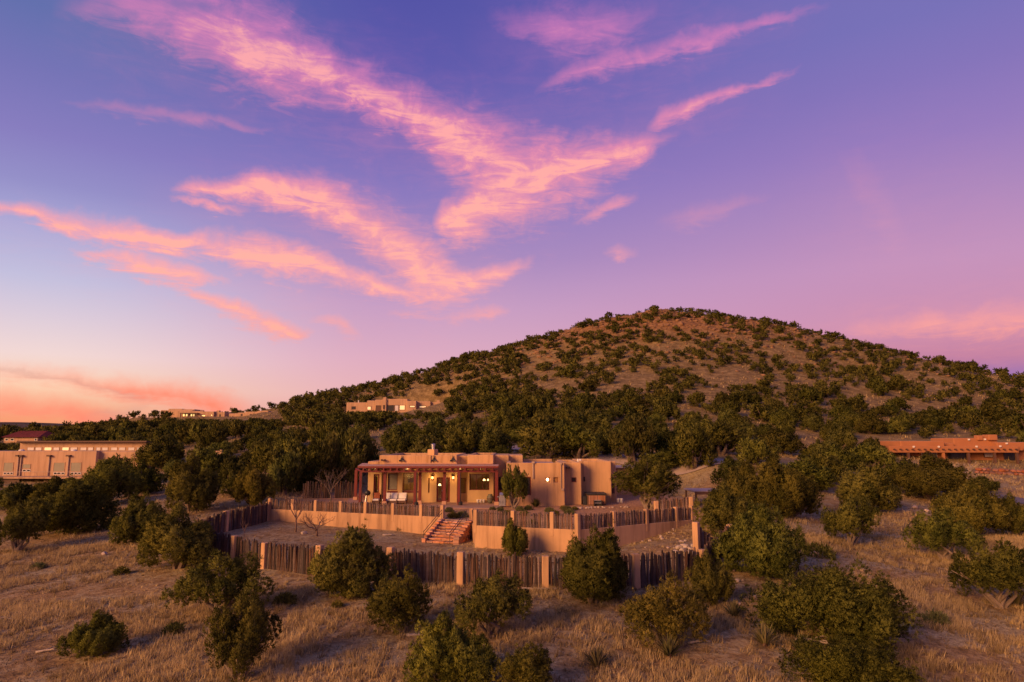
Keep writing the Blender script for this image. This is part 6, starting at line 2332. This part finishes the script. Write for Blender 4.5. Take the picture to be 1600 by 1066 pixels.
# outcrops of the summit: one mass of broken rock
VV, TT, off = [], [], 0
rr = np.random.default_rng(8)
rv = []
for me in RK:
    v = np.zeros(len(me.vertices) * 3)
    me.vertices.foreach_get('co', v)
    rv.append((v.reshape(-1, 3), np.array([list(p.vertices) for p in me.polygons])))
nr = 1500
xx = rr.normal(60, 46, nr)
yy = 258 - np.abs(rr.normal(0, 22, nr))
zz = height(xx, yy)
for i in range(nr):
    v, t = rv[i % 6]
    s = rr.uniform(0.5, 1.9) * (1.4 if rr.random() < 0.1 else 1)
    a = rr.uniform(0, 6.28)
    q = v * s * np.array([1.2, 0.9, 0.8])
    q = np.stack([q[:, 0] * math.cos(a) - q[:, 1] * math.sin(a) + xx[i], q[:, 0] * math.sin(a) + q[:, 1] * math.cos(a) + yy[i], q[:, 2] + zz[i]], 1)
    VV.append(q)
    TT.append(t + off)
    off += len(v)
me = fast_mesh('summit_rocks', np.vstack(VV), np.vstack(TT), mat('rust_rock', (0.21, 0.115, 0.055, 1), 0.92, 0.4, 0.5, 0.5, 4))
o = bpy.data.objects.new('summit_rocks', me)
COL.objects.link(o)
o['kind'] = 'stuff'
tag(o, 'rusty broken rocks strewn over the summit of the hill', 'rocks')


# ------------------------------------------------------------------ dead wood
def dead_branch(px, py, L, ang, label, seed, r=0.05, rise=0.25):
    g_ = hit(px, py)
    rn = random.Random(seed)
    t = thing('fallen_branch', label, 'branch', tuple(g_))
    for b in range(3):
        a = ang + (0, 0.55, -0.5)[b] + rn.uniform(-.1, .1)
        l = L * (1, 0.55, 0.4)[b]
        s0 = (0, 0.3, 0.45)[b] * L
        pts = []
        for k in range(6):
            f = k / 5
            q = Vector((g_.x + math.cos(ang) * s0 + math.cos(a) * l * f + rn.uniform(-.04, .04) * L, g_.y + math.sin(ang) * s0 + math.sin(a) * l * f, 0))
            q.z = H(q.x, q.y) + 0.03 + rise * L * (4 * f * (1 - f) * 0.3 + f * 0.25) * (1 if b else 0.6)
            pts.append(q)
        MB().tube(pts, [r * (1 - 0.13 * k) * (1, .6, .5)[b] for k in range(6)], 6).build('limb', M['dead'], t, smooth=True)


dead_branch(55, 1022, 0.9, 0.25, 'pale forked fallen branch on the grassy slope', 1)
dead_branch(18, 970, 0.7, 2.9, 'thin fallen branch at the edge of the grass', 2, 0.03)
dead_branch(635, 996, 0.9, 0.1, 'pale fallen trunk below the yellow green juniper', 3, 0.07, 0.1)
dead_branch(1245, 1003, 1.5, -0.55, 'bleached bent limb lying beside the very wide juniper', 4, 0.06, 0.4)
dead_branch(1075, 1008, 0.9, 0.1, 'bleached dead limb right of the olive juniper', 5, 0.04)
dead_branch(1540, 932, 1.6, -0.3, 'long pale dead limb under the ragged juniper', 6, 0.05, 0.3)
dead_branch(90, 893, 0.8, 0.1, 'short dry stick on the open slope', 7, 0.02)
dead_branch(598, 838, 0.8, 0.2, 'grey log pile piece on the lower yard ground', 9, 0.09, 0.2)
t = thing('fence_board', 'long weathered board lying along the foot of the front fence', 'board', (X(845, 32.6, 920), 32.6, H(X(845, 32.6, 920), 32.6)))
xb_, yb_ = X(815, 32.7, 920), 32.72
mb = MB()
mb.tube([(xb_, yb_, H(xb_, yb_) + 0.06), (xb_ + 1.6, yb_ - 0.02, H(xb_ + 1.6, yb_) + 0.06)], [0.05, 0.045], 6)
mb.build('board', M['dead'], t)
